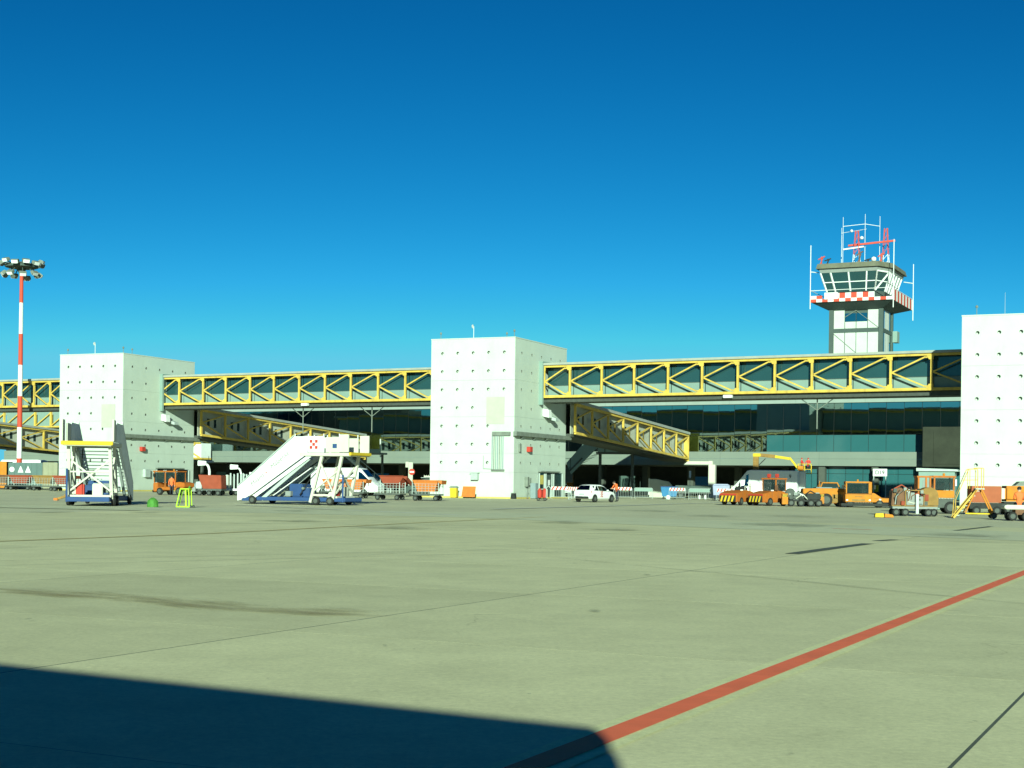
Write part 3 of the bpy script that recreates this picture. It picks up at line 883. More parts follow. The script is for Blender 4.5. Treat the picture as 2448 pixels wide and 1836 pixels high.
# red and white chequered parapet
nq = 14
for k in range(nq):
    a, b = -BWx + BWx * k / nq, -BWx + BWx * (k + 1) / nq
    MB().box(a, b, -.10, -.004, zB - .02, zB + .45).build('parapet_panel', 'mast_red' if k % 2 == 0 else 'white_paint', ct)
    if k not in (2, 3, 11, 12, 13):
        MB().box(a + .0, b, -.10, -.004, zB + .452, zB + (1.25 if k > 3 else .95)).build('parapet_panel', 'white_paint' if k % 2 == 0 else 'mast_red', ct)
nq = 13
for k in range(nq):
    a, b = BDy * k / nq, BDy * (k + 1) / nq
    MB().box(.004, .10, a, b, zB - .02, zB + 1.6).build('parapet_panel', 'white_paint' if k % 2 == 0 else 'mast_red', ct)
for a, b in (((-BWx, 0), (0, 0)), ((0, 0), (0, BDy)), ((-BWx, 0), (-BWx, BDy))):
    MB().tube((a[0], a[1], zB + 1.75), (b[0], b[1], zB + 1.75), .05, .05, 6).build('handrail', 'white_paint', ct)
MB().box(-10.0, -8.0, -.22, -.11, zB + .35, zB + 1.35).build('sign_board', 'white_paint', ct)
# cab
def cabring(z, o):
    return [(SX0 - o, SY0 - 1.3 - o, z), (SX1 - .9 + o * .6, SY0 - 1.3 - o, z), (SX1 + o, SY0 + .6 - o * .2, z), (SX1 + o, SY1 + 1.2 + o, z), (SX0 - o, SY1 + 1.2 + o, z)]
def frustum(name, z0, o0, z1, o1, mat):
    a, b = cabring(z0, o0), cabring(z1, o1)
    n = len(a)
    return MB()._add(a + b, [(i, (i + 1) % n, n + (i + 1) % n, n + i) for i in range(n)] + [tuple(range(n)), tuple(range(n, 2 * n))]).build(name, mat, ct)
frustum('cab_base', zB + .2, .2, zB + 1.55, .35, 'steel_dark')
zc0, zc1 = zB + 1.55, zB + 4.35
frustum('cab_glass', zc0 + .004, .32, zc1, 1.15, 'bridge_glass')
frustum('cab_head', zc1 + .004, 1.2, zc1 + .6, 1.35, 'grey_paint')
frustum('cab_roof', zc1 + .604, 1.75, zc1 + 1.35, 1.55, 'olive_roof')
lo, hi = cabring(zc0, .36), cabring(zc1, 1.19)
def lerp(a, b, t): return tuple(a[i] + (b[i] - a[i]) * t for i in range(3))
for i, segs in ((0, (0, .18, .5, .82, 1)), (1, (0, 1)), (2, (.12, .3, .5, .7, .9))):
    for q in segs:
        MB().bar(lerp(lo[i], lo[i + 1], q), lerp(hi[i], hi[i + 1], q), .2, .2).build('glazing_bar', 'white_paint', ct)
    m0, m1 = lerp(lo[i], hi[i], .5), lerp(lo[i + 1], hi[i + 1], .5)
    MB().bar(m0, m1, .13, .13).build('glazing_bar', 'white_paint', ct)
MB().bar(lerp(lo[0], lo[1], 1), lerp(hi[1], hi[2], .9), .22, .22).bar(lerp(hi[0], hi[1], 1), lerp(hi[1], hi[2], .9), .22).build('glazing_brace', 'white_paint', ct)
# shaft: dark steel frame with pale panels
zs1 = zB - 1.15
MB().box(SX0 + .05, SX1 - .05, SY0 + .05, SY1 - .05, 0, zs1).build('shaft_core', 'steel_dark', ct)
for x, y in ((SX0, SY0), (SX1, SY0), (SX1, SY1)):
    MB().box(x - .32, x + .32, y - .32, y + .32, 0, zs1 + .3).build('corner_column', 'steel_dark', ct)
lv = [zs1 - 3.0, zs1 - 7.8, zs1 - 12.6]
for z in lv:
    MB().box(SX0 + .32, SX1 - .32, SY0 - .2, SY0 + .1, z - .3, z + .3).build('ring_beam', 'steel_dark', ct)
    MB().box(SX1 - .1, SX1 + .2, SY0 + .32, SY1 - .32, z - .3, z + .3).build('ring_beam', 'steel_dark', ct)
xs = [SX0 + .32 + (SX1 - SX0 - .64) * k / 4 for k in range(5)]
ys = [SY0 + .32 + (SY1 - SY0 - .64) * k / 4 for k in range(5)]
zz = [zs1 + .6] + lv
for r_ in range(3):
    for k in range(4):
        top = zz[r_] - (.3 if r_ else 0); bot = zz[r_ + 1] + .32
        if r_ == 0 and k in (1, 2):
            MB().box(xs[k] + .05, xs[k + 1] - .05, SY0 - .12, SY0 - .02, bot, bot + 1.0).build('wall_panel', 'grid_white', ct)
            MB().box(xs[k] + .05, xs[k + 1] - .05, SY0 - .10, SY0 - .02, bot + 1.03, top - 1.0).build('window', 'facade_glass', ct)
        else:
            MB().box(xs[k] + .05, xs[k + 1] - .05, SY0 - .12, SY0 - .02, bot, top).build('wall_panel', 'grid_white', ct)
        MB().box(SX1 + .02, SX1 + .12, ys[k] + .06, ys[k + 1] - .06, bot, top).build('wall_panel', 'facade_glass' if k in (0, 3) else 'grid_white', ct)
MB().bar((xs[0], SY0 - .18, lv[0] - .4), (xs[3], SY0 - .18, lv[1]), .06).build('brace', 'duct_grey', ct)
MB().bar((xs[2], SY0 - .18, lv[0] + 3.0), (xs[4], SY0 - .18, lv[0] + .3), .06).bar((xs[1], SY0 - .18, lv[0] + 2.0), (xs[2], SY0 - .18, lv[0] + 3.0), .08).build('brace', 'duct_grey', ct)
MB().box(SX1 + .3, SX1 + 1.0, SY1 - .2, SY1 + 1.6, lv[0] - 1.3, lv[0] + .4).build('plant_box', 'pale_panel', ct)
# masts and aerials on the roof
zr = zc1 + 1.35
def lattice(x, y, h, w, name='lattice_mast'):
    for k in range(6):
        z0, z1 = zr - .1 + h * k / 6, zr - .1 + h * (k + 1) / 6
        w0, w1 = w * (1 - .6 * k / 6), w * (1 - .6 * (k + 1) / 6)
        mb = MB()
        for sx, sy in ((-1, -1), (1, -1), (1, 1), (-1, 1)):
            mb.bar((x + sx * w0, y + sy * w0, z0), (x + sx * w1, y + sy * w1, z1), .075)
        mb.bar((x - w0, y - w0, z0), (x + w1, y - w1, z1), .06).bar((x + w0, y - w0, z0), (x + w0, y + w0, z1), .06)
        mb.build(name + '_section', 'white_paint' if k < 2 else 'mast_red', ct)
lattice(-6.1, 3.5, 5.4, .5); lattice(-2.4, 6.5, 6.0, .5)
MB().bar((-7.4, 3.5, zr + 3.1), (-.7, 5.0, zr + 3.7), .26).build('crossbeam', 'mast_red', ct)
MB().bar((-8.1, 3.1, zr + 2.5), (-5.0, 3.3, zr + 2.8), .2).build('crossbeam', 'white_paint', ct)
for x, y, h in ((-9.0, 6, 6.3), (-8.1, 3.1, 7.4), (-5.1, 4.5, 7.9), (-3.1, 5.5, 7.6)):
    MB().tube((x, y, zr - .1), (x, y, zr + h), .045, .03, 6).build('whip_aerial', 'white_paint', ct)
MB().tube((-8.1, 3.1, zr + 6.0), (-5.1, 4.5, zr + 6.4), .04, .04, 6).tube((-5.1, 4.5, zr + 6.4), (-3.1, 5.5, zr + 6.1), .04, .04, 6).tube((-9.0, 6, zr + 5.5), (-5.1, 5.5, zr + 5.8), .03, .03, 6).build('aerial_bar', 'white_paint', ct)
for x, y, z, r_ in ((-6.9, 3.5, zr + 5.3, .22), (-5.3, 3.2, zr + 4.1, .28), (-3.6, 3.8, zr + .9, .4)):
    MB().lathe([(.05, -r_), (r_ * .8, -r_ * .6), (r_, 0), (r_ * .8, r_ * .6), (.05, r_)], 12, (x, y, z)).build('radome', 'white_paint', ct, smooth=True)
for x, y, h, m_ in ((-11, 1.8, 1.4, 'mast_red'), (-10.0, 1.6, 1.0, 'black_iron'), (-5.3, 2.0, 1.9, 'rust_brown'), (-2.3, 3.0, 1.6, 'mast_red'), (-4.2, 2.5, .8, 'black_iron')):
    MB().bar((x, y, zr - .1), (x, y, zr + h), .14).bar((x - .5, y, zr + h * .7), (x + .5, y, zr + h), .16).bar((x - .35, y, zr - .05), (x + .2, y, zr + h * .8), .12).build('roof_equipment', m_, ct)
for x, y, z0, z1 in ((-BWx - .1, 0, -1, 8.6), (.15, 0, -1.2, 8.8), (.15, BDy, -1.6, 7.2)):
    MB().tube((x, y, zB + z0), (x, y, zB + z1), .07, .06, 8).build('corner_aerial', 'white_paint', ct)
MB().tube((-BWx - .1, 0, zB + 4.6), (SX0 - 1.7, 1.2, zB + 4.6), .07, .07, 6).tube((.15, BDy, zB + 4.2), (SX1 + 1.2, BDy - 2, zB + 4.2), .07, .07, 6).build('aerial_strut', 'white_paint', ct)

# ============================================================ FLOODLIGHT MAST
mp = AT(46, 1105, 176.0)
mt_ = thing('floodlight_mast', 'tall red and white floodlight mast at the left edge', 'light mast', (mp.x, mp.y, 0), 0)
zt_ = 26.3
for k in range(8):
    z1 = 24.9 - (k * 3.74 - 1.2); z0 = max(0, z1 - 3.74)
    if k == 0: z1 = zt_
    rr = lambda z: .33 - .0045 * z
    if z1 > 0:
        MB().tube((0, 0, z0), (0, 0, z1), rr(z0), rr(z1), 16).build('mast_section', 'mast_red' if k % 2 == 0 else 'white_paint', mt_, smooth=True)
MB().lathe([(1.5, 0), (1.9, .1), (1.9, .35), (1.5, .5)], 20, (0, 0, zt_ + .2)).build('lamp_ring', 'steel_dark', mt_)
MB().lathe([(.35, 0), (.45, .1), (.45, 1.1), (.3, 1.3)], 14, (0, 0, zt_ - .3)).build('head_frame', 'steel_dark', mt_)
fl_me = None
for lvl, (zf, rad, n, tilt) in enumerate(((zt_ + .85, 2.35, 12, 22), (zt_ - .55, 2.1, 9, 40))):
    for k in range(n):
        a = 2 * math.pi * (k + .3 * lvl) / n
        if fl_me is None:
            fl_me = MB().prism([(-.30, -.12), (.22, -.26), (.30, .22), (-.18, .20)], -.42, .42, 'y').mesh('floodlight', bevel=.03)
            fl_me.materials.append(MAT['duct_grey'])
            gl_me = MB().box(.0, .02, -.36, .36, -.2, .18).mesh('lens'); gl_me.materials.append(MAT['lens'])
        o = obj('floodlight', fl_me, None, mt_)
        o.location = (rad * math.cos(a), rad * math.sin(a), zf + random.uniform(-.15, .15))
        o.rotation_euler = (0, R(tilt), a)
        g = obj('lens', gl_me, None, o); g.location = (.285, 0, -.02)
        b_ = MB().bar((rad * .45 * math.cos(a), rad * .45 * math.sin(a), zt_ + .45), (rad * .95 * math.cos(a), rad * .95 * math.sin(a), zf), .09).build('lamp_arm', 'steel_dark', mt_)

# ============================================================ MOBILE STAIRS
def chequer(parent, x0, z0, s, y, n=3, cols=None, red='red', axis='y'):
    for i in range(n):
        for j in range(cols and len(cols) or n):
            if (i + j) % 2 == 0:
                if axis == 'y':
                    MB().box(x0 + i * s, x0 + (i + 1) * s, y - .006, y, z0 + j * s, z0 + (j + 1) * s).build('logo_square', red, parent)
                else:
                    MB().box(y, y + .006, x0 + i * s, x0 + (i + 1) * s, z0 + j * s, z0 + (j + 1) * s).build('logo_square', red, parent)
def mobile_stairs(label, loc, rz, lettering):
    t = thing('mobile_stairs', label, 'boarding stairs', loc, rz, 'wheeled aircraft boarding stairs')
    W = 1.25
    MB().box(.4, 7.6, -W + .12, W - .12, .22, .46).build('chassis', 'blue', t, bevel=.03)
    MB().box(.2, .8, -W, W, .18, .40).build('bumper', 'blue', t, bevel=.03)
    for x in (1.0, 5.6, 6.6):
        for y in (-W + .05, W - .05):
            wheel(t, x, y, .26, .2)
    zf = 3.25
    nst = 15
    x0, x1 = .35, 4.55
    for k in range(nst):
        a = k / nst
        xx = x0 + (x1 - x0) * a
        zz_ = .45 + (zf - .45) * (k + 1) / nst
        MB().box(xx, xx + .30, -W + .14, W - .14, zz_ - .045, zz_).build('tread', 'zinc', t)
    for sy in (-1, 1):
        y0, y1 = sy * W, sy * (W - .07)
        if y0 > y1: y0, y1 = y1, y0
        # balustrade panel and stringer, a dark gap between them
        MB().prism([(-.12, .18), (.35, .30), (1.0, .62), (4.95, 3.20), (5.0, 4.28), (4.0, 4.28), (-.12, 1.05)], y0, y1).build('side_panel', 'white_paint', t, bevel=.012)
        MB().prism([(.75, .36), (1.15, .36), (5.25, 3.02), (4.85, 3.02)], y0 + .01, y1 - .01).build('stringer', 'white_paint', t)
        MB().bar((-.1, sy * (W - .035), 1.14), (4.0, sy * (W - .035), 4.36), .07).build('handrail', 'zinc', t)
        MB().box(5.0, 6.15, y0, y1, 3.28, 4.30).build('platform_panel', 'white_paint', t, bevel=.015)
        MB().box(6.25, 7.25, y0, y1, 3.28, 4.24).build('sliding_panel', 'cream_paint', t, bevel=.015)
        for x in (4.05, 5.0, 6.1, 7.2):
            MB().tube((x, sy * (W - .035), 4.2), (x, sy * (W - .035), 4.45), .03, .03, 6).build('rail_stub', 'white_paint', t)
        # legs
        MB().bar((5.95, sy * (W - .15), 3.1), (5.15, sy * (W - .12), .15), .17).build('leg', 'cream_paint', t)
        MB().bar((7.35, sy * (W - .15), 3.1), (6.75, sy * (W - .12), .35), .17).build('leg', 'cream_paint', t)
        MB().bar((5.35, sy * (W - .14), .85), (7.15, sy * (W - .14), 2.2), .09).build('brace', 'cream_paint', t)
        MB().bar((5.85, sy * (W - .14), 2.6), (6.8, sy * (W - .14), .7), .09).build('brace', 'cream_paint', t)
        MB().bar((5.3, sy * (W - .14), .62), (6.85, sy * (W - .14), .62), .12).build('brace', 'cream_paint', t)
        MB().bar((1.6, sy * (W - .2), .3), (5.0, sy * (W - .2), 2.9), .13, .22).build('lift_beam', 'zinc', t)
    MB().box(4.4, 8.05, -W - .03, W + .03, 3.06, 3.26).build('platform', 'cream_paint', t, bevel=.02)
    MB().box(7.95, 8.12, -W - .12, W + .12, 3.10, 3.30).build('bumper', 'signal_yellow', t, bevel=.03)
    for sy in (-1, 1):
        MB().box(7.3, 7.95, sy * (W + .1) - .05, sy * (W + .1) + .05, 3.3, 4.4).build('canopy_wing', 'cream_paint', t, bevel=.015)
    for z in (2.2,):
        MB().bar((6.95, -W + .15, .75), (7.05, W - .15, 2.4), .09).build('cross_brace', 'cream_paint', t)
        MB().bar((6.95, W - .15, .75), (7.05, -W + .15, 2.4), .09).build('cross_brace', 'cream_paint', t)
        MB().bar((7.0, -W + .1, .5), (7.0, W - .1, .5), .12).build('cross_brace', 'cream_paint', t)
        MB().bar((7.1, -W + .1, 1.75), (7.1, W - .1, 1.75), .08).build('cross_brace', 'cream_paint', t)
    MB().box(3.3, 4.25, -.6, .6, .47, 1.3).build('engine_housing', 'blue', t, bevel=.06)
    MB().box(4.35, 4.85, -.7, .2, .47, 1.05).build('battery_box', 'blue', t, bevel=.04)
    MB().box(6.5, 6.9, .1, .65, .47, 1.15).build('control_box', 'cream_paint', t, bevel=.04)
    MB().box(6.4, 6.85, -.8, -.35, .47, 1.2).build('hose_reel', 'red', t, bevel=.1)
    rr_ = random.Random(3)
    for k in range(14):
        x, y, z = rr_.uniform(3.0, 6.9), rr_.uniform(-.95, .95), rr_.uniform(.5, 1.15)
        s = rr_.uniform(.07, .2)
        MB().box(x - s, x + s, y - s, y + s, z - s * .6, z + s).build('machinery_piece', rr_.choice(['black_iron', 'dark_metal', 'blue', 'grey_paint', 'duct_grey', 'cream_paint']), t, bevel=.02)
    MB().path([(4.2, -.8, .6), (4.9, -.9, 1.5), (5.6, -.7, 2.3), (5.9, -.6, 2.95)], .035, 6).build('hydraulic_hose', 'black_iron', t)
    MB().tube((7.45, -W + .1, .2), (7.45, -W + .1, 1.9), .06, .06, 8).build('guide_post', 'blue', t)
    ang = math.atan2(3.1, 4.0)
    if lettering:
        text('lettering', 'Milano', .42, 'duct_grey', t, (1.35, -W - .004, 1.52), (R(90), -ang, 0), shear=.15)
        text('lettering', 'Malpensa', .42, 'duct_grey', t, (2.95, -W - .004, 2.78), (R(90), -ang, 0), shear=.15)
        MB().lathe([(.05, -.003), (.05, .003)], 10, (2.0, -W - .005, 1.98), 'y').build('logo_dot', 'red', t)
    chequer(t, 5.12, 3.5, .19, -W - .003)
    MB().box(6.75, 7.05, -W - .010, -W - .003, 3.55, 3.82).build('flag_plate', 'blue', t)
    text('lettering', '23', .2, 'grey_paint', t, (5.95, -W - .004, 3.72), (R(90), 0, 0))
    return t
mobile_stairs('white mobile stairs seen from the side with lettering on the long sloping panel', G(596, 1203), -22, True)
mobile_stairs('mobile stairs seen end-on with yellow platform edge, in front of the left tower', G(300, 1205) + Vector((-1.0, .6, 0)), -84, True).scale = (1, 1, 1.06)

# ============================================================ CARTS
def hopper_cart(label, loc, rz, col, cage=True, tilt=0.0, L=2.3, group='hopper carts on the apron'):
    t = thing('hopper_cart', label, 'cart', loc, rz, group)
    l, w = L / 2, .65
    MB().box(-l, l, -w, w, .42, .54).build('deck', 'dark_metal', t)
    for x in (-l + .3, l - .3):
        for y in (-w + .08, w - .08):
            wheel(t, x, y, .21, .14)
        MB().box(x - .06, x + .06, -w + .1, w - .1, .17, .42).build('axle', 'black_iron', t)
    MB().bar((-l, 0, .4), (-l - .7, 0, .3), .07).build('drawbar', 'black_iron', t)
    z0, z1 = (.72, 1.62) if not tilt else (1.15, 1.72)
    a, b = l * .62, l * .92
    vs_ = [(-a, -w * .7, z0), (a, -w * .7, z0), (a, w * .7, z0), (-a, w * .7, z0), (-b, -w, z1), (b, -w, z1), (b, w, z1), (-b, w, z1)]
    tub = MB()._add(vs_, [(3, 2, 1, 0), (0, 1, 5, 4), (1, 2, 6, 5), (2, 3, 7, 6), (3, 0, 4, 7)])
    vi = [(p[0] * .93, p[1] * .9, p[2] + (.06 if p[2] == z0 else 0)) for p in vs_]
    tub._add(vi, [(0, 1, 2, 3), (4, 5, 1, 0), (5, 6, 2, 1), (6, 7, 3, 2), (7, 4, 0, 3)])
    tb = tub.build('tub', col, t)
    MB().bar((-b - .03, -w - .02, z1), (b + .03, -w - .02, z1), .07).bar((-b - .03, w + .02, z1), (b + .03, w + .02, z1), .07).bar((-b, -w, z1), (-b, w, z1), .07).bar((b, -w, z1), (b, w, z1), .07).build('rim_tube', col, tb)
    MB().box(-a, a, -w * .88, -w * .82, z0 + .42, z0 + .47).build('rib', col, tb)
    # end wings
    MB().prism([(b, z1), (b + .34, z1 + .02), (b + .3, z1 - .3), (b - .02, z1 - .12)], -w, w).build('end_wing', col, tb)
    if tilt:
        tb.rotation_euler = (R(tilt), 0, 0); tb.location = (0, .15, .1)
    if cage:
        for y in (-w + .02, w - .02):
            mb = MB()
            for k in range(9):
                x = -l + .05 + (L - .1) * k / 8
                mb.bar((x, y, .54), (x, y, 1.35), .018)
            for z in (.75, .95, 1.15, 1.35):
                mb.bar((-l + .05, y, z), (l - .05, y, z), .018)
            mb.build('cage', 'zinc', t)
        for x in (-l + .05, l - .05):
            for y in (-w + .05, w - .05):
                MB().bar((x, y, .54), (x, y, 1.45), .05).build('corner_post', 'zinc', t)
    return t
hopper_cart('bright orange hopper cart standing against the middle tower', G(1022, 1197), -14, 'tub_orange')
hopper_cart('red hopper cart with tipped tub between the stairs and the middle tower', G(932, 1195), -18, 'red_brown', tilt=-24)
hopper_cart('orange hopper cart behind the legs of the tall mobile stairs', G(846, 1191), -16, 'tub_orange')
hopper_cart('orange hopper cart half hidden under the tall mobile stairs', G(795, 1189) + Vector((0, 2, 0)), -14, 'tub_orange')
hopper_cart('dusty brown-red hopper cart below the three white placards', G(52, 1171.3), -10, 'red_brown', L=2.6)
hopper_cart('ochre hopper cart in the row left of the left tower', G(108, 1173), -12, 'ochre', L=2.6)
hopper_cart('dark red hopper cart at the foot of the left tower', G(156, 1174.5), -14, 'red_brown', L=2.4)
hopper_cart('rusty hopper cart at the very left edge', G(2, 1169.8), -12, 'rust_brown', L=2.6)
# red closed cart beside the orange tractor
t = thing('tarpaulin_cart', 'red tarpaulin baggage cart beside the orange jeep-like tractor', 'cart', G(505, 1184.5), -8, None)
MB().box(-1.05, 1.2, -.7, .7, .45, .62).build('deck', 'dark_metal', t)
MB().prism([(-.55, .62), (1.2, .62), (1.15, 1.85), (-1.0, 1.88), (-.85, 1.3)], -.72, .72).build('tarpaulin', 'red_brown', t, bevel=.03)
MB().box(-1.3, -.75, -.5, .5, .62, 1.25).build('tool_box', 'zinc', t, bevel=.03)
MB().box(-1.9, -1.35, -.45, .45, .35, .75).build('drawbar_frame', 'grey_paint', t)
for x in (-.9, .0, .85):
    wheel(t, x, -.6, .24, .16); wheel(t, x, .6, .24, .16)
# steel rack trolley
t = thing('rack_trolley', 'tall silver rack trolley beside the red tarpaulin cart', 'trolley', G(566, 1184), -10)
MB().box(-.85, .85, -.6, .6, .42, .62).build('beam', 'white_paint', t, bevel=.02)
for x in (-.8, -.45, -.1, .25, .6, .8):
    MB().box(x - .06, x + .06, -.5, -.4, .62, 2.0 + .1 * math.sin(x * 9)).build('upright', 'zinc', t)
    MB().box(x - .05, x + .05, .4, .5, .62, 2.0).build('upright', 'zinc', t)
MB().box(-.95, -.7, -.45, .45, .62, 1.9).build('side_panel', 'cream_paint', t)
for x in (-.35, .15):
    wheel(t, x, -.5, .23, .2); wheel(t, x, .5, .23, .2)
# white container with chequer
t = thing('white_container', 'white box container with red chequer, half behind the mobile stairs', 'container', G(615, 1182) + Vector((0, 4, 0)), -10)
MB().box(-1.3, 1.5, -.9, .9, .5, 2.25).build('body', 'white_paint', t, bevel=.03)
MB().box(-1.3, 1.5, -.85, .85, .34, .5).build('chassis', 'dark_metal', t)
chequer(t, -1.15, 1.0, .17, -.905)
for x in (-.9, 1.1):
    wheel(t, x, -.75, .24, .16); wheel(t, x, .75, .24, .16)
# white swan-neck ducts
def swan(label, loc, rz, h, s=1.0):
    t = thing('swan_neck_duct', label, 'duct', loc, rz)
    MB().path([(0, 0, 0), (0, 0, h - .7), (-.12, 0, h - .25), (-.45, 0, h)], .09 * s, 10).build('pipe', 'white_paint', t, smooth=True)
    MB().prism([(-1.15, h - .25), (-.35, h - .2), (-.3, h + .22), (-1.15, h + .28)], -.3, .3).build('hood', 'white_paint', t, bevel=.04)
    MB().lathe([(.25, 0), (.25, .04), (.12, .06)], 12).build('base_plate', 'zinc', t)
    return t
swan('white swan-neck duct with square hood behind the red tarpaulin cart', G(500, 1181), 10, 3.05, 1.4)
swan('smaller white swan-neck duct above the silver rack trolley', G(563, 1181) + Vector((0, 3, 0)), 10, 2.75, 1.1)
t = thing('overhead_lamp', 'flat white lamp hanging under the terminal fascia', 'lamp', AT(499, 1106, 205) * 1, FA)
MB().box(-.85, .85, -.2, .2, 0, .28).build('housing', 'white_paint', t, bevel=.08)
MB().tube((0, 0, .28), (0, 0, .9), .04, .04, 6).build('stem', 'zinc', t)

# ============================================================ PEOPLE
def person(label, loc, rz, pose, top='hivis', legs='trousers', cap=None, parent_cat='person'):
    """one skinned body; pose gives joint places, feet at z 0 when standing, the figure faces -y"""
    J = dict(pelvis=(0, 0, .95), waist=(0, 0, 1.1), chest=(0, .01, 1.34), neck=(0, .0, 1.52), head=(0, -.02, 1.62), crown=(0, -.01, 1.72),
             sl=(-.19, 0, 1.43), el=(-.25, .03, 1.16), wl=(-.25, -.06, .92), hl=(-.25, -.09, .84),
             sr=(.19, 0, 1.43), er=(.25, .03, 1.16), wr=(.25, -.06, .92), hr=(.25, -.09, .84),
             pl=(-.10, 0, .9), kl=(-.11, -.02, .5), al=(-.11, .03, .09), tl=(-.12, -.14, .04),
             pr=(.10, 0, .9), kr=(.11, -.02, .5), ar=(.11, .03, .09), tr=(.12, -.14, .04))
    J.update(pose)
    RAD = dict(pelvis=.145, waist=.135, chest=.165, neck=.058, head=.095, crown=.075, sl=.07, el=.047, wl=.034, hl=.036, sr=.07, er=.047, wr=.034, hr=.036,
               pl=.095, kl=.062, al=.042, tl=.036, pr=.095, kr=.062, ar=.042, tr=.036)
    ED = [('pelvis', 'waist', 't'), ('waist', 'chest', 't'), ('chest', 'neck', 't'), ('neck', 'head', 's'), ('head', 'crown', 's'),
          ('chest', 'sl', 't'), ('sl', 'el', 't'), ('el', 'wl', 't'), ('wl', 'hl', 's'), ('chest', 'sr', 't'), ('sr', 'er', 't'), ('er', 'wr', 't'), ('wr', 'hr', 's'),
          ('pelvis', 'pl', 'l'), ('pl', 'kl', 'l'), ('kl', 'al', 'l'), ('al', 'tl', 'b'), ('pelvis', 'pr', 'l'), ('pr', 'kr', 'l'), ('kr', 'ar', 'l'), ('ar', 'tr', 'b')]
    names = list(J)
    verts = [Vector(J[n]) for n in names]
    rads = [RAD[n] for n in names]
    idx = {n: i for i, n in enumerate(names)}
    edges = [(idx[a], idx[b]) for a, b, c in ED]
    cls = [c for a, b, c in ED]
    for s, sg in (('l', -1), ('r', 1)):
        h, w = Vector(J['h' + s]), Vector(J['w' + s])
        d = (h - w).normalized()
        side = d.cross(Vector((0, 1, 0.01))).normalized()
        for q, ln in enumerate((.075, .085, .08, .062)):
            a = h + side * (.027 - .018 * q) + d * .02
            b = a + d * ln * .55
            c_ = b + (d + Vector((0, -.6, 0))).normalized() * ln * .45
            o = len(verts)
            verts += [a, b, c_]; rads += [.010, .009, .008]
            edges += [(idx['h' + s], o), (o, o + 1), (o + 1, o + 2)]; cls += ['s'] * 3
        o = len(verts)
        a = w + d * .03 + side * .035; b = a + (side + d).normalized() * .04
        verts += [a, b]; rads += [.011, .009]
        edges += [(idx['w' + s], o), (o, o + 1)]; cls += ['s'] * 2
    me = bpy.data.meshes.new('body')
    me.from_pydata([tuple(v) for v in verts], edges, [])
    tmp = bpy.data.objects.new('body', me); COL.objects.link(tmp)
    md = tmp.modifiers.new('skin', 'SKIN'); md.use_smooth_shade = True
    if not me.skin_vertices:
        bpy.context.view_layer.objects.active = tmp
    sv = me.skin_vertices[0].data if me.skin_vertices else None
    if sv:
        for i, r_ in enumerate(rads):
            sv[i].radius = (r_, r_ * (.78 if names and i < len(names) and names[i] in ('pelvis', 'waist', 'chest') else 1))
            sv[i].use_root = (i == idx['pelvis'])
    tmp.modifiers.new('sub', 'SUBSURF').levels = 1
    dg = bpy.context.evaluated_depsgraph_get()
    out = bpy.data.meshes.new_from_object(tmp.evaluated_get(dg))
    bpy.data.objects.remove(tmp)
    out.materials.clear()
    order = {'t': 0, 's': 1, 'l': 2, 'b': 3}
    for m_ in (top, 'skin', legs, 'rubber'): out.materials.append(MAT[m_])
    for f in out.polygons:
        c = f.center; best, bi = 9, 0
        for (i, j), k in zip(edges, cls):
            a, b = verts[i], verts[j]
            ab = b - a
            tt = max(0, min(1, (c - a).dot(ab) / max(ab.length_squared, 1e-9)))
            dd = (c - (a + ab * tt)).length - (rads[i] * (1 - tt) + rads[j] * tt)
            if dd < best: best, bi = dd, k
        f.material_index = order[bi]
    root = thing('person', label, 'person', loc, rz)
    obj('body', out, None, root)
    hd, cr_ = Vector(J['head']), Vector(J['crown'])
    up = (cr_ - hd).normalized()
    MB().lathe([(.102, -.02), (.108, .03), (.10, .08), (.06, .125), (.01, .14)], 14, (hd.x, hd.y + .012, hd.z + .03)).build('cap' if cap else 'hair', cap or 'hair', root, smooth=True)
    f = MB()
    f.lathe([(.012, -.012), (.016, 0), (.012, .012)], 6, (hd.x - .035, hd.y - .092, hd.z + .03)).lathe([(.012, -.012), (.016, 0), (.012, .012)], 6, (hd.x + .035, hd.y - .092, hd.z + .03))
    f.build('eyes', 'hair', root)
    MB().prism([(-.014, -.02), (.014, -.02), (.0, .03)], hd.y - .118, hd.y - .085).build('nose', 'skin', root).location = (hd.x, 0, hd.z)
    MB().box(hd.x - .03, hd.x + .03, hd.y - .097, hd.y - .085, hd.z - .05, hd.z - .04).build('mouth', 'red_brown', root)
    for s in (-1, 1):
        MB().lathe([(.008, -.03), (.02, 0), (.008, .03)], 6, (hd.x + s * .098, hd.y + .005, hd.z + .01)).build('ear', 'skin', root)
    return root
STAND_LEAN = dict(waist=(0, -.05, 1.1), chest=(0, -.16, 1.3), neck=(0, -.26, 1.44), head=(0, -.32, 1.5), crown=(0, -.37, 1.59), sl=(-.19, -.18, 1.38), sr=(.19, -.18, 1.38),
                  el=(-.24, -.3, 1.16), wl=(-.16, -.46, 1.06), hl=(-.12, -.53, 1.05), er=(.24, -.3, 1.16), wr=(.16, -.46, 1.06), hr=(.12, -.53, 1.05))
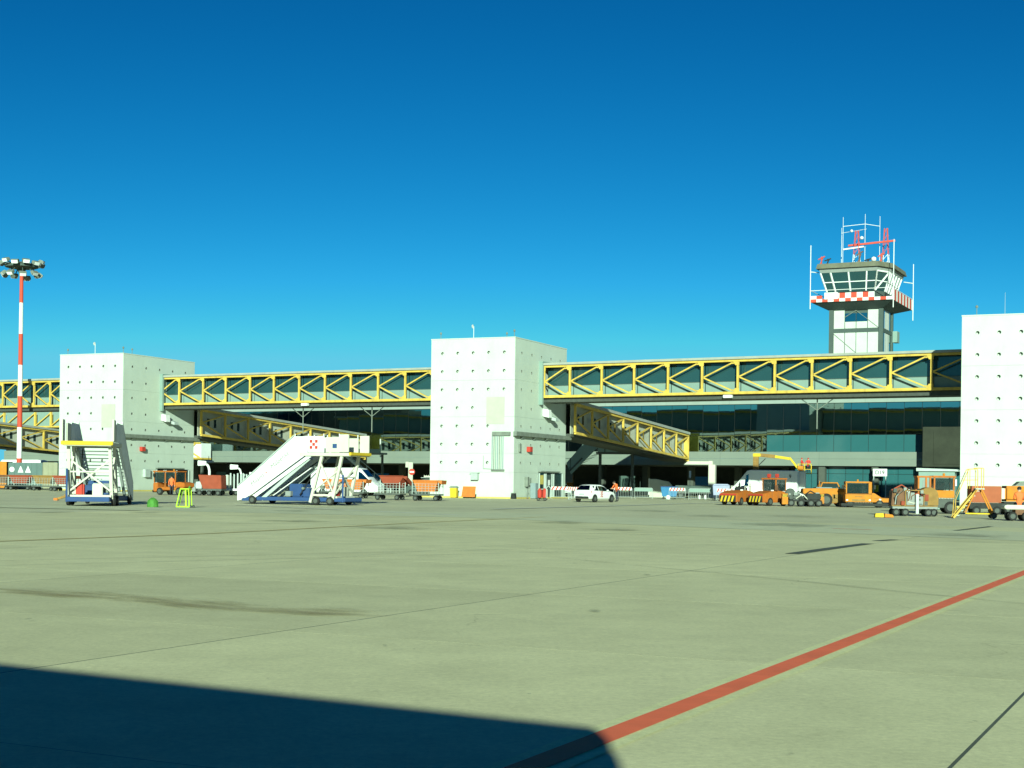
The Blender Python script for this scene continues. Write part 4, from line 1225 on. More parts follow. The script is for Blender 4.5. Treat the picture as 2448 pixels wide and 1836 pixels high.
SIT = dict(pelvis=(0, 0, .52), waist=(0, .02, .68), chest=(0, .02, .92), neck=(0, 0, 1.1), head=(0, -.02, 1.2), crown=(0, -.01, 1.3), sl=(-.19, .01, 1.01), sr=(.19, .01, 1.01),
           el=(-.25, -.05, .76), wl=(-.17, -.27, .72), hl=(-.15, -.34, .73), er=(.25, -.05, .76), wr=(.17, -.27, .72), hr=(.15, -.34, .73),
           pl=(-.1, -.02, .5), pr=(.1, -.02, .5), kl=(-.12, -.42, .5), kr=(.12, -.42, .5), al=(-.12, -.42, .1), ar=(.12, -.42, .1), tl=(-.12, -.57, .05), tr=(.12, -.57, .05))
RAIL = dict(el=(-.3, -.1, 1.2), wl=(-.22, -.32, 1.12), hl=(-.2, -.39, 1.12), er=(.3, -.1, 1.2), wr=(.22, -.32, 1.12), hr=(.2, -.39, 1.12))

# ============================================================ CARS AND VANS
def loft(st):
    mb = MB()
    rings = []
    for (x, zb, zbelt, ztop, wb, wbelt, wt) in st:
        half = [(wb * .9, zb), (wb, zb + .10), (wbelt, (zb + zbelt) * .5 + .05), (wbelt * .985, zbelt), (wt, ztop - .045), (wt * .86, ztop - .008)]
        rings.append([(x, -y, z) for y, z in half] + [(x, 0, ztop + .004)] + [(x, y, z) for y, z in reversed(half)])
    n = len(rings[0])
    vs_ = [p for r_ in rings for p in r_]
    fs = []
    for i in range(len(rings) - 1):
        for k in range(n):
            k2 = (k + 1) % n
            fs.append((i * n + k, i * n + k2, (i + 1) * n + k2, (i + 1) * n + k))
    fs += [tuple(range(n)), tuple(range((len(rings) - 1) * n, len(rings) * n))]
    return mb._add(vs_, fs)
def st_at(st, x):
    for a, b in zip(st[:-1], st[1:]):
        if a[0] <= x <= b[0]:
            t = (x - a[0]) / (b[0] - a[0])
            return tuple(p + (q - p) * t for p, q in zip(a, b))
    return st[-1]
def side_glass(st, xs, side, lo=.06, hi=.90):
    mb = MB()
    pts0, pts1 = [], []
    for x in xs:
        s = st_at(st, x)
        B_, T_ = (s[5] * .985, s[2]), (s[6], s[3] - .045)
        f = lambda q: (x, side * (B_[0] + (T_[0] - B_[0]) * q + .008), B_[1] + (T_[1] - B_[1]) * q)
        pts0.append(f(lo)); pts1.append(f(hi))
    for i in range(len(xs) - 1):
        mb.poly([pts0[i], pts0[i + 1], pts1[i + 1], pts1[i]])
    return mb
def top_glass(st, xa, xb, w=.86, off=.012):
    a, b = st_at(st, xa), st_at(st, xb)
    return MB().poly([(xa, -a[6] * w, a[3] + off), (xb, -b[6] * w, b[3] + off), (xb, b[6] * w, b[3] + off), (xa, a[6] * w, a[3] + off)])
HATCH = [(0, .42, .74, .78, .70, .76, .66), (.06, .30, .86, .92, .80, .83, .74), (.16, .28, .93, .99, .83, .85, .72), (.52, .26, .95, 1.40, .84, .86, .57), (1.05, .24, .93, 1.47, .85, .87, .60),
         (1.9, .24, .90, 1.46, .85, .87, .60), (2.35, .24, .89, 1.37, .85, .87, .60), (3.0, .24, .90, .97, .85, .86, .72), (3.5, .25, .82, .88, .83, .84, .68), (3.85, .28, .68, .72, .74, .76, .60), (3.96, .36, .52, .56, .60, .62, .5)]
def hatchback(label, loc, rz, logo=True, rear_only=False):
    t = thing('hatchback_car', label, 'car', loc, rz, 'small white hatchbacks by the middle tower')
    b = loft(HATCH).build('body', 'car_white', t, smooth=True)
    MB().poly([(.505, -.48, 1.375), (.505, .48, 1.375), (.15, .66, 1.01), (.15, -.66, 1.01)]).build('rear_window', 'car_glass', t).location = (-.014, 0, .012)
    top_glass(HATCH, 2.40, 2.95).build('windscreen', 'car_glass', t)
    for s in (-1, 1):
        side_glass(HATCH, [.62, .85, 1.25], s).build('side_window', 'car_glass', t)
        side_glass(HATCH, [1.33, 1.9, 2.3, 2.55, 2.75], s, .06, .85).build('side_window', 'car_glass', t)
        MB().box(2.45, 2.6, s * .9 - .09, s * .9 + .09, .92, 1.04).build('mirror', 'car_white', t, bevel=.03)
        MB().box(.10, .30, s * .80 - .05, s * .80 + .05, .78, .93).build('tail_light', 'red', t, bevel=.03)
        MB().box(3.55, 3.8, s * .66 - .08, s * .66 + .08, .62, .76).build('headlight', 'lens', t, bevel=.03)
        for x in (.68, 3.2):
            MB().lathe([(.34, -.02), (.34, .02)], 18, (x, s * .853, .33), 'y').build('wheel_arch', 'black_iron', t)
            wheel(t, x, s * .80, .30, .2)
        MB().bar((1.9, s * .874, .78), (2.05, s * .874, .78), .03).build('door_handle', 'car_white', t)
    MB().box(-.03, .12, -.66, .66, .30, .50).build('rear_bumper', 'black_iron', t, bevel=.03)
    MB().box(-.012, .02, -.26, .26, .60, .72).build('number_plate', 'zinc', t)
    MB().tube((.6, 0, 1.44), (.5, 0, 1.6), .012, .008, 5).build('aerial', 'black_iron', t)
    if logo:
        for s in (-1,):
            for i in range(3):
                for j in range(5):
                    if (i + j) % 2 == 0:
                        MB().box(1.5 + i * .11, 1.61 + i * .11, s * .882 - .004, s * .882 + .004, .42 + j * .1, .52 + j * .1).build('logo_square', 'red', t)
    MB().box(1.2, 1.7, -.1, .5, .45, 1.0).build('seat', 'red_brown', t, bevel=.06)
    return t
cl = G(1376, 1200.5)
car = hatchback('white hatchback with red chequer on its door beside the striped barrier', cl + Vector((.55, .9, 0)), 53)
hatchback('white hatchback mostly hidden behind the striped barriers and the front car', G(1370, 1190) + Vector((-.6, 5, 0)), 128, logo=False)
person('person in orange hi-vis vest leaning at the nose of the white car', (9.15, 127.1, 0), -62, STAND_LEAN).scale = (1.04, 1.04, 1.08)

VAN = [(0, .42, 1.0, 2.95, .95, .98, .86), (.08, .34, 1.3, 3.1, .98, 1.0, .88), (4.9, .34, 1.3, 3.14, .98, 1.0, .88), (5.35, .34, 1.3, 3.05, .98, 1.0, .86), (6.15, .36, 1.25, 2.05, .98, 1.0, .86), (6.55, .36, 1.2, 1.62, .97, .99, .84), (6.95, .38, 1.15, 1.34, .95, .97, .82), (7.2, .42, .95, 1.05, .86, .88, .74)]
t = thing('white_van', 'tall white panel van under the yellow boom lift', 'van', AT(1909, 1190, 159.3) * 1, 180 - 21)
t.location.z = 0
t.scale = (1.03, 1.03, 1.04)
loft(VAN).build('body', 'car_white', t, smooth=True)
for s in (-1, 1):
    side_glass(VAN, [5.15, 5.5, 5.95, 6.3], s, .04, .80).build('side_window', 'car_glass', t)
    MB().box(6.0, 6.15, s * 1.08 - .1, s * 1.08 + .1, 1.35, 1.75).build('mirror', 'black_iron', t, bevel=.03)
    MB().box(.3, 6.9, s * 1.0 - .012, s * 1.0 + .012, .40, .60).build('sill_trim', 'black_iron', t)
    for x in (1.3, 5.75):
        MB().lathe([(.42, -.02), (.42, .02)], 18, (x, s * .99, .38), 'y').build('wheel_arch', 'black_iron', t)
        wheel(t, x, s * .92, .36, .22)
    MB().box(6.9, 7.1, s * .7 - .12, s * .7 + .12, .8, 1.1).build('headlight', 'lens', t, bevel=.04)
    MB().box(2.9, 2.92, s * 1.003 - .006, s * 1.003 + .006, .7, 2.4).build('door_gap', 'black_iron', t)
top_glass(VAN, 5.42, 6.1).build('windscreen', 'car_glass', t)
text('lettering', '9', .55, 'black_iron', t, (.75, .96, 2.45), (R(90), 0, R(180)))

# ============================================================ BOOM LIFT
bl = thing('boom_lift', 'yellow articulated boom lift rising behind the white van', 'boom lift', AT(1806, 1190, 171) * 1, -14)
bl.location.z = 0
MB().box(-1.2, 4.0, -1.0, 1.0, .5, 1.0).build('chassis', 'signal_yellow', bl, bevel=.05)
for x in (-.6, 3.2):
    for y in (-.95, .95):
        wheel(bl, x, y, .45, .3)
MB().box(-.7, 1.2, -.8, .8, 1.0, 1.7).build('turntable', 'signal_yellow', bl, bevel=.08)
MB().box(-.32, .32, -.28, .28, 1.7, 4.9).build('riser', 'ochre', bl, bevel=.03)
MB().box(-.35, .55, -.3, .3, 4.9, 5.3).build('boom_knuckle', 'signal_yellow', bl, bevel=.05)
MB().bar((.5, 0, 5.1), (2.2, 0, 4.95), .34, .40).build('boom', 'ochre', bl, bevel=.03)
MB().bar((2.0, 0, 4.97), (3.9, 0, 4.7), .26, .32).build('inner_boom', 'signal_yellow', bl, bevel=.03)
MB().bar((.3, 0, 3.9), (1.1, 0, 4.7), .1).bar((.3, 0, 3.1), (1.8, 0, 2.6), .14).build('hydraulic_ram', 'black_iron', bl)
MB().bar((3.85, 0, 4.85), (5.0, 0, 3.4), .2, .24).build('jib', 'signal_yellow', bl, bevel=.02)
MB().box(4.8, 6.4, -.5, .5, 2.95, 3.05).build('basket_floor', 'signal_yellow', bl)
for x in (4.85, 5.6, 6.35):
    for y in (-.46, .46):
        MB().bar((x, y, 3.05), (x, y, 4.1), .06).build('basket_post', 'signal_yellow', bl)
for z in (3.5, 4.1):
    MB().bar((4.82, -.46, z), (6.38, -.46, z), .06).bar((4.82, .46, z), (6.38, .46, z), .06).bar((4.82, -.46, z), (4.82, .46, z), .06).bar((6.38, -.46, z), (6.38, .46, z), .06).build('basket_rail', 'signal_yellow', bl)
MB().box(4.86, 5.5, -.52, -.47, 3.1, 3.9).build('basket_panel', 'amber', bl)
ca_, sa_ = math.cos(R(-14)), math.sin(R(-14))
for lx, lab, az in ((5.25, 'person in red jacket on the left of the boom lift basket', 60), (6.0, 'person in red jacket on the right of the boom lift basket', -30)):
    person(lab, bl.location + Vector((lx * ca_, lx * sa_, 3.055)), az, RAIL, top='red_jacket', cap='red')
# white pedestal post right of the van
t = thing('white_pedestal', 'tall white tapered pedestal at the rear of the van', 'pedestal', AT(1917, 1190, 160) * 1, -20)
t.location.z = 0
MB().prism([(-.40, .5), (.40, .5), (.36, 3.1), (-.36, 3.1)], -.35, .35).build('column', 'white_paint', t, bevel=.03)
MB().box(-.55, .55, -.5, .5, 0, .5).build('base', 'cream_paint', t, bevel=.03)
MB().box(-.42, .42, -.4, .4, 3.1, 3.2).build('cap', 'zinc', t)

# ============================================================ TUGS AND GROUND VEHICLES
def hazard(parent, x0, x1, z0, z1, y, n=4, a='signal_yellow', b='black_iron', axis='y', name='hazard_stripe'):
    def P(p, d):
        return (p[0], d, p[1]) if axis == 'y' else (d, p[0], p[1])
    d0, d1 = y, y - .008 if axis == 'y' else y + .008
    MB()._add([P((x0, z0), d0), P((x1, z0), d0), P((x1, z1), d0), P((x0, z1), d0)], [(0, 1, 2, 3)]).build('stripe_panel', b, parent)
    w = (x1 - x0) / (n + .5)
    for k in range(n):
        s = x0 + w * (k + .15)
        MB()._add([P((s, z0), d1), P((s + w * .5, z0), d1), P((s + w * .95, z1), d1), P((s + w * .45, z1), d1)], [(0, 1, 2, 3)]).build(name, a, parent)
def cab(t, x0, x1, y0, y1, z0, z1, col, sill=.0, roof_over=.08, glass='clear_glass', lamps=True):
    """glazed driver's cab: four posts, roof, panes"""
    p = .09
    for x in (x0, x1 - p):
        for y in (y0, y1 - p):
            MB().box(x, x + p, y, y + p, z0, z1).build('cab_post', col, t, bevel=.015)
    MB().box(x0 - roof_over, x1 + roof_over, y0 - roof_over, y1 + roof_over, z1 + .003, z1 + .12).build('cab_roof', col, t, bevel=.04)
    MB().box(x0 + p, x1 - p, y0 + .02, y0 + .035, z0 + .04, z1 - .03).build('cab_window', glass, t)
    MB().box(x0 + p, x1 - p, y1 - .035, y1 - .02, z0 + .04, z1 - .03).build('cab_window', glass, t)
    MB().box(x0 + .02, x0 + .035, y0 + p, y1 - p, z0 + .04, z1 - .03).build('cab_window', glass, t)
    MB().box(x1 - .035, x1 - .02, y0 + p, y1 - p, z0 + .04, z1 - .03).build('cab_window', glass, t)
    MB().box(x0 + .25 * (x1 - x0), x0 + .25 * (x1 - x0) + .4, (y0 + y1) / 2 - .3, (y0 + y1) / 2 + .3, z0 - .05, z0 + .55).build('cab_seat', 'black_iron', t, bevel=.06)
    MB().tube((x0 + .62 * (x1 - x0), (y0 + y1) / 2 - .1, z0 - .1), (x0 + .68 * (x1 - x0), (y0 + y1) / 2 - .1, z0 + .3), .03, .03, 6).lathe([(.17, -.015), (.19, 0), (.17, .015)], 12, (x0 + .68 * (x1 - x0), (y0 + y1) / 2 - .1, z0 + .32)).build('steering_wheel', 'black_iron', t)
    MB().bar((x0 + .2, y0 - .005, z0 + .06), (x0 + .2 + .35 * (x1 - x0), y0 - .005, z0 + .06 + .5 * (z1 - z0)), .025).build('wiper', 'black_iron', t)
    if lamps:
        MB().lathe([(.07, 0), (.08, .1), (.05, .16)], 10, ((x0 + x1) / 2, y0 + .15, z1 + .12)).build('beacon', 'amber', t)

# orange jeep-like tractor with an open door and a seated driver
jp = thing('cab_tractor', 'orange jeep-like tractor with open cab in front of the left tower door', 'tractor', G(412, 1183.5) + Vector((0, .6, 0)), 155)
MB().box(-1.6, 1.75, -.75, .75, .45, .72).build('chassis', 'orange', jp, bevel=.04)
MB().box(1.25, 1.78, -.78, .78, .30, 1.12).build('nose_panel', 'orange', jp, bevel=.06)
MB().box(1.70, 1.84, -.80, .80, .22, .46).build('bumper', 'black_iron', jp, bevel=.03)
MB().prism([(-1.75, .72), (-.4, .72), (-.4, 1.12), (-1.2, 1.2), (-1.75, 1.1)], -.74, .74).build('rear_body', 'orange', jp, bevel=.05)
cab(jp, -.75, 1.72, -.75, .75, 1.12, 2.08, 'orange')
MB().box(.35, .45, .72, .78, .72, 2.05).build('door_post', 'orange', jp)
for s in (-1, 1):
    MB().box(1.779, 1.80, s * .55 - .1, s * .55 + .1, .75, .92).build('headlight', 'lens', jp)
    wheel(jp, 1.0, s * .72, .34, .24); wheel(jp, -1.15, s * .72, .36, .26)
    MB().box(1.45, 1.6, s * .93 - .1, s * .93 + .1, 1.65, 1.95).build('mirror', 'black_iron', jp, bevel=.02)
MB().box(-.1, .4, -.3, .3, .72, 1.0).build('seat', 'black_iron', jp)
jl = jp.location
person('person in orange hi-vis jacket standing beside the jeep-like tractor', jl + Vector((.05, -1.15, 0)), 20, dict(kl=(-.12, -.16, .52), al=(-.11, .05, .09)), top='hivis')
# grey car nose behind the tractor
t = thing('grey_car', 'grey car mostly hidden behind the jeep-like tractor', 'car', G(470, 1182) + Vector((0, 4, 0)), 170)
loft([(p[0] - 2, *p[1:]) for p in HATCH]).build('body', 'cabinet_grey', t, smooth=True)
for s in (-1, 1):
    for x in (-1.32, 1.2): wheel(t, x, s * .8, .30, .2)
    side_glass([(p[0] - 2, *p[1:]) for p in HATCH], [-1.3, -.7, 0, .5, .7], s, .06, .85).build('side_window', 'car_glass', t)

def tow_tug(label, loc, rz, with_cab, s=1.0):
    """low tow tractor, nose towards +x"""
    t = thing('tow_tug', label, 'tow tractor', loc, rz, 'orange tow tractors parked by the van')
    MB().prism([(-1.5, .25), (1.45, .25), (1.5, .8), (1.3, .95), (.2, 1.15), (-.4, 1.18), (-1.5, 1.05)], -.78, .78).build('body', 'orange', t, bevel=.05)
    hazard(t, -.7, .7, .28, .74, 1.512, 4, axis='x')
    MB().box(-.6, 1.3, -.80, -.785, .35, .75).build('side_panel', 'amber', t)
    MB().box(1.42, 1.54, -.7, .7, .78, .90).build('lamp_bar', 'red', t, bevel=.02)
    for s_ in (-1, 1):
        wheel(t, .65, s_ * .70, .32, .22); wheel(t, -1.0, s_ * .72, .42, .26)
        MB().box(.1, .2, s_ * .55 - .1, s_ * .55 + .1, 1.15, 1.24).build('headlight', 'lens', t)
    for k in range(5):
        MB().box(-.2 + k * .14, -.12 + k * .14, -.815, -.80, .42, .68).build('vent_slot', 'black_iron', t)
    MB().box(-1.45, -.7, -.83, -.79, .28, .36).build('step', 'black_iron', t)
    MB().tube((-1.2, .6, 1.05), (-1.2, .6, 1.75), .04, .04, 8).build('exhaust_pipe', 'rust_brown', t)
    if with_cab:
        cab(t, -1.35, -.1, -.7, .7, 1.12, 2.05, 'orange')
        MB().box(-1.3, -1.0, -.5, .5, 1.12, 1.7).build('seat', 'black_iron', t, bevel=.05)
        for s_ in (-1, 1):
            MB().box(-.7, -.45, s_ * .4 - .12, s_ * .4 + .12, 2.2, 2.5).build('work_lamp', 'red', t, bevel=.03)
        MB().box(.0, .1, .75, 1.0, 1.2, 1.6).build('mirror', 'rust_brown', t)
    else:
        MB().path([(-.3, -.6, 1.1), (-.3, -.6, 1.5), (-1.3, -.6, 1.5), (-1.3, -.6, 1.05)], .03, 6).path([(-.3, .6, 1.1), (-.3, .6, 1.5), (-1.3, .6, 1.5), (-1.3, .6, 1.05)], .03, 6).build('handrail', 'cream_paint', t)
        MB().box(-1.1, -.5, -.45, .45, 1.1, 1.45).build('seat', 'black_iron', t, bevel=.08)
        MB().box(-1.9, -1.5, -.6, .6, .3, .95).build('rear_frame', 'cream_paint', t)
    return t
tow_tug('low open orange tow tractor with yellow-black striped nose, leftmost of the tugs', G(1755, 1207.5) + Vector((.3, .9, 0)), -125, False)
tow_tug('orange tow tractor with cab and two red work lamps in front of the van', G(1832, 1209) + Vector((.3, 1.0, 0)), -140, True)

# engine and axle trailer between the tugs
t = thing('engine_trailer', 'black open-frame engine trailer with orange toothed end plate', 'trailer', G(1925, 1211) + Vector((0, .8, 0)), -6)
MB().box(-1.3, 1.35, -.5, .5, .38, .5).build('frame', 'black_iron', t)
MB().box(-1.65, -1.2, -.55, .2, .15, .98).build('end_plate', 'amber', t, bevel=.02)
hazard(t, -1.62, -1.22, .72, .92, -.553, 4)
MB().box(.2, 1.3, -.5, .5, .5, 1.0).build('engine_block', 'black_iron', t, bevel=.06)
MB().box(-.9, .0, -.4, .4, .5, .85).build('gearbox', 'dark_metal', t, bevel=.1)
MB().lathe([(.3, -.25), (.38, -.2), (.38, .2), (.3, .25)], 14, (-1.0, 0, 1.02), 'y').build('drum', 'dark_metal', t)
MB().path([(-.8, -.3, .8), (-.4, -.3, 1.15), (.1, -.2, .9), (.5, -.3, 1.2), (.9, -.2, 1.0)], .05, 6).build('pipe_run', 'black_iron', t)
rr_ = random.Random(5)
for k in range(16):
    x, y, z = rr_.uniform(-1.1, 1.2), rr_.uniform(-.5, .3), rr_.uniform(.5, .95)
    s = rr_.uniform(.06, .16)
    MB().box(x - s, x + s, y - s, y + s * .8, z - s * .7, z + s).build('engine_piece', rr_.choice(['black_iron', 'dark_metal', 'grey_paint', 'black_iron', 'zinc', 'rust_brown']), t, bevel=.015)
MB().path([(-.6, -.45, .6), (-.1, -.5, .95), (.3, -.45, .55)], .04, 6).build('hose', 'cream_paint', t)
for x in (-.95, -.2, .55, 1.15):
    wheel(t, x, -.45, .27, .18); wheel(t, x, .45, .27, .18)
# long pushback tug
t = thing('pushback_tug', 'long amber pushback tug with windscreen frame and huge rear wheel', 'tow tractor', G(1985, 1211) + Vector((0, 1.6, 0)), -4, 'orange tow tractors parked by the van')
MB().prism([(-1.9, .95), (-1.9, 1.38), (-.2, 1.42), (1.4, 1.42), (1.4, .3), (.3, .25), (-.2, .95)], -.85, .85).build('body', 'amber', t, bevel=.05)
MB().box(.35, 1.2, -.862, -.852, .3, .95).build('side_hatch', 'ochre', t, bevel=.003)
MB().box(-.9, .35, -.86, .86, 1.425, 1.5).build('fender', 'cabinet_grey', t, bevel=.02)
MB().box(-.7, -.28, -1.0, -.62, .2, .98).build('end_plate', 'amber', t, bevel=.02)
hazard(t, -.68, -.30, .74, .94, -1.003, 4)
for s_ in (-1, 1):
    wheel(t, -.1, s_ * .72, .52, .34); wheel(t, 1.05, s_ * .7, .36, .3); wheel(t, -1.5, s_ * .72, .42, .3)
MB().path([(-.55, -.75, 1.45), (-.4, -.75, 1.85), (.75, -.75, 1.85), (.95, -.75, 1.45)], .05, 8).path([(-.55, .75, 1.45), (-.4, .75, 1.85), (.75, .75, 1.85), (.95, .75, 1.45)], .05, 8).bar((-.4, -.75, 1.85), (-.4, .75, 1.85), .08).bar((.75, -.75, 1.85), (.75, .75, 1.85), .08).build('roll_bar', 'amber', t)
MB().poly([(-.45, -.74, 1.48), (.85, -.74, 1.48), (.7, -.74, 1.8), (-.38, -.74, 1.8)]).build('side_screen', 'cab_glass', t)
MB().box(-.3, .3, -.4, .4, 1.44, 1.72).build('seat', 'black_iron', t, bevel=.06)
MB().bar((-.62, -.7, 1.45), (-.62, -.7, 2.0), .04).build('mirror_stem', 'amber', t)
# boxy cab tug
t = thing('cab_tug', 'boxy amber tug with wide windscreen facing the viewer and low tail', 'tow tractor', G(2056, 1213) + Vector((0, .9, 0)), -6, 'orange tow tractors parked by the van')
MB().box(-.98, .98, -.65, 1.0, .38, 1.05).build('body', 'amber', t, bevel=.04)
cab(t, -.95, .85, -.62, .7, 1.05, 1.85, 'amber', roof_over=.05)
MB().box(.85, 1.0, -.62, .7, 1.05, 1.95).build('cab_post', 'amber', t, bevel=.02)
MB().prism([(.99, .40), (2.35, .40), (2.35, .72), (1.75, .74), (1.2, 1.1), (.99, 1.1)], -.6, .9).build('tail', 'amber', t, bevel=.03)
MB().box(-1.3, 2.5, -.75, 1.1, .10, .30).build('skirt', 'black_iron', t, bevel=.02)
for k in range(14):
    MB().prism([(-.85 + k * .125, .40), (-.85 + k * .125 + .10, .40), (-.85 + k * .125 + .05, .30)], -.662, -.655).build('fringe_tooth', 'black_iron', t)
for x in (-.85, .85):
    MB().box(x - .07, x + .07, -.66, -.652, .5, .6).build('headlight', 'lens', t)
MB().box(-.25, .25, -.656, -.651, .78, .84).build('name_plate', 'ochre', t)
MB().box(1.55, 1.7, -.606, -.601, .48, .66).build('reflector', 'lens', t)
MB().box(-.97, .97, -.658, -.652, 1.0, 1.03).build('panel_gap', 'black_iron', t)
MB().box(1.15, 2.2, -.605, -.601, .70, .715).build('panel_gap', 'black_iron', t)
for x in (-.99, .99):
    MB().bar((x, -.62, 1.35), (x * 1.22, -.72, 1.5), .03).box(x * 1.22 - .06, x * 1.22 + .06, -.75, -.70, 1.4, 1.7).build('mirror', 'black_iron', t)
MB().box(-.5, .5, -.654, -.651, .46, .62).build('grille', 'ochre', t)
for x in (-.6, 1.6):
    wheel(t, x, -.5, .3, .22); wheel(t, x, .85, .3, .22)

# flat orange chock on the ground
t = thing('wheel_chock', 'flat orange wheel chock lying on the concrete', 'chock', G(2110, 1236.5), -5)
MB().prism([(-.42, 0), (.05, 0), (.02, .22), (-.40, .20)], -.2, .2).build('wedge', 'signal_yellow', t, bevel=.02)
MB().prism([(.08, 0), (.55, 0), (.5, .14), (.08, .2)], -.2, .2).build('wedge', 'amber', t, bevel=.02)
# generator cart
t = thing('generator_cart', 'rusty brown generator cart with open frame and rounded hood', 'generator', G(2192, 1234) + Vector((0, .7, 0)), -4)
MB().box(-1.25, 1.2, -.55, .55, .40, .52).build('frame', 'grey_paint', t)
for x in (-1.05, -.55, .7, 1.0):
    wheel(t, x, -.52, .21, .15); wheel(t, x, .52, .21, .15)
MB().prism([(-1.3, .55), (-.55, .55), (-.55, 1.35), (-.8, 1.6), (-1.25, 1.42)], -.5, .5).build('engine_cover', 'rust_brown', t, bevel=.05)
prof = [(.45, .6), (1.25, .6), (1.25, 1.15)] + [(.75 + .5 * math.cos(R(a)), 1.15 + .45 * math.sin(R(a))) for a in range(15, 181, 15)][:9] + [(.3, 1.5), (.45, 1.3)]
MB().prism(prof, -.5, .5).build('rounded_hood', 'ochre', t, bevel=.02)
MB().box(-.5, -.05, -.55, -.45, .6, 1.3).build('control_panel', 'grey_paint', t, bevel=.02)
MB().box(-.02, .18, -.56, -.46, .95, 1.25).build('red_box', 'red', t)
MB().box(.12, .5, -.5, .4, .55, 1.15).build('alternator', 'grey_paint', t, bevel=.08)
MB().box(.5, .7, -.56, -.5, .85, 1.2).build('red_box', 'red_brown', t)
for x0_, x1_, z in ((-1.3, 1.2, .56), (-.55, .45, 1.42)):
    MB().bar((x0_, -.54, z), (x1_, -.54, z), .05).bar((x0_, .54, z), (x1_, .54, z), .05).build('frame_bar', 'ochre', t)
for x in (-.55, .45):
    MB().bar((x, -.54, .55), (x, -.54, 1.42), .05).bar((x, .54, .55), (x, .54, 1.42), .05).build('frame_post', 'ochre', t)
MB().path([(-.55, -.5, 1.35), (-.3, -.5, 1.6), (-.1, -.5, 1.4), (.2, -.5, 1.5), (.4, -.5, 1.25)], .035, 6).build('hose', 'black_iron', t)
MB().path([(-.45, -.55, .8), (-.1, -.57, .7), (.3, -.55, .85)], .03, 6).build('hose', 'cream_paint', t)
MB().bar((.05, -.75, .12), (.05, -.72, 1.22), .16, .12).build('drawbar', 'zinc', t, bevel=.02)
MB().bar((.05, -.7, .3), (.05, -.5, .45), .1).build('drawbar_hinge', 'black_iron', t)

rr_ = random.Random(11)
for k in range(26):
    x, y, z = rr_.uniform(-1.25, .6), rr_.uniform(-.6, -.2), rr_.uniform(.62, 1.5)
    s = rr_.uniform(.04, .13)
    MB().box(x - s, x + s, y - s, y + s, z - s, z + s * 1.3).build('engine_piece', rr_.choice(['rust_brown', 'black_iron', 'ochre', 'red_brown', 'grey_paint', 'zinc', 'dark_metal']), t, bevel=.012)
for k in range(7):
    x = rr_.uniform(-1.2, .4)
    MB().path([(x, -.58, rr_.uniform(.6, .9)), (x + rr_.uniform(-.2, .3), -.6, rr_.uniform(1.0, 1.3)), (x + rr_.uniform(.1, .5), -.56, rr_.uniform(1.2, 1.65))], .022, 5).build('pipe', rr_.choice(['rust_brown', 'black_iron', 'ochre', 'zinc']), t)
MB().bar((-1.3, -.45, 1.42), (-.75, -.45, 1.72), .07).bar((-.75, -.45, 1.72), (-.35, -.45, 1.45), .05).build('hood_stay', 'red_brown', t)
# orange cab tractor behind it
t = thing('cab_tractor', 'orange tractor with glazed cab behind the rusty generator cart', 'tractor', G(2250, 1228) + Vector((0, 1.2, 0)), -6)
MB().box(-.2, 1.0, -.7, .7, .95, 1.42).build('front_panel', 'amber', t, bevel=.04)
MB().box(-.25, 1.1, -.75, .75, .35, .95).build('engine_bay', 'dark_metal', t, bevel=.03)
MB().box(-1.2, -.2, -.7, .7, .5, 1.35).build('rear_body', 'orange', t, bevel=.04)
cab(t, -.25, 1.0, -.7, .7, 1.42, 2.2, 'orange')
MB().box(-1.2, -1.1, -.66, .66, 1.35, 2.2).box(-.5, -.4, -.66, -.56, 1.35, 2.2).box(-.75, -.65, -.66, -.56, 1.35, 2.2).box(-1.25, -.2, -.68, .68, 2.2, 2.3).build('canopy_frame', 'orange', t)
for k in range(12):
    MB().prism([(-.12 + k * .09, .96), (-.12 + k * .09 + .07, .96), (-.085 + k * .09, .90)], -.77, -.755).build('fringe_tooth', 'cream_paint', t)
MB().box(1.0, 1.1, -.86, -.7, 1.7, 2.1).build('mirror', 'white_paint', t)
for s_ in (-1, 1):
    wheel(t, .75, s_ * .65, .38, .28); wheel(t, -.8, s_ * .65, .38, .28)
# grey-green booth
t = thing('site_booth', 'grey-green site booth with flat roof at the foot of the right tower', 'booth', G(2292, 1222) + Vector((.2, 6, 0)), -20)
MB().box(-1.2, 1.3, -.8, 1.4, .02, 2.75).build('wall', 'pale_panel', t, bevel=.02)
MB().prism([(-1.35, 2.76), (1.55, 2.76), (1.5, 2.9), (-1.35, 2.98)], -1.0, 1.6).build('roof', 'zinc', t)
MB().box(-.9, -.2, -.82, -.802, .05, 2.1).build('door', 'grey_paint', t)
# yellow access steps
t = thing('access_steps', 'yellow wheeled access steps with two tall handrails at the right', 'steps', G(2335, 1240) + Vector((.1, .9, 0)), -8)
zl = 1.55
for y in (-.33, .33):
    MB().bar((-1.05, y, .02), (.15, y, zl), .06, .10).build('stringer', 'ladder_yellow', t)
    MB().bar((.35, y, zl), (.98, y, .25), .07).build('rear_leg', 'amber', t)
    MB().bar((-.35, y, .25), (.95, y, .25), .06).build('base_rail', 'signal_yellow', t)
    MB().bar((.1, y, zl), (-.45, y, .3), .06).build('front_leg', 'amber', t)
    MB().path([(-1.0, y, .1), (-.95, y, 1.0), (-.35, y, 2.5), (-.28, y, 2.58), (.1, y, 2.6), (.15, y, 2.5), (.15, y, zl)], .022, 6).build('handrail', 'ladder_yellow', t)
    MB().path([(-.55, y, 2.0), (.15, y, 2.02)], .018, 6).path([(-.25, y, 2.55), (-.25, y, zl)], .018, 6).build('mid_rail', 'ladder_yellow', t)
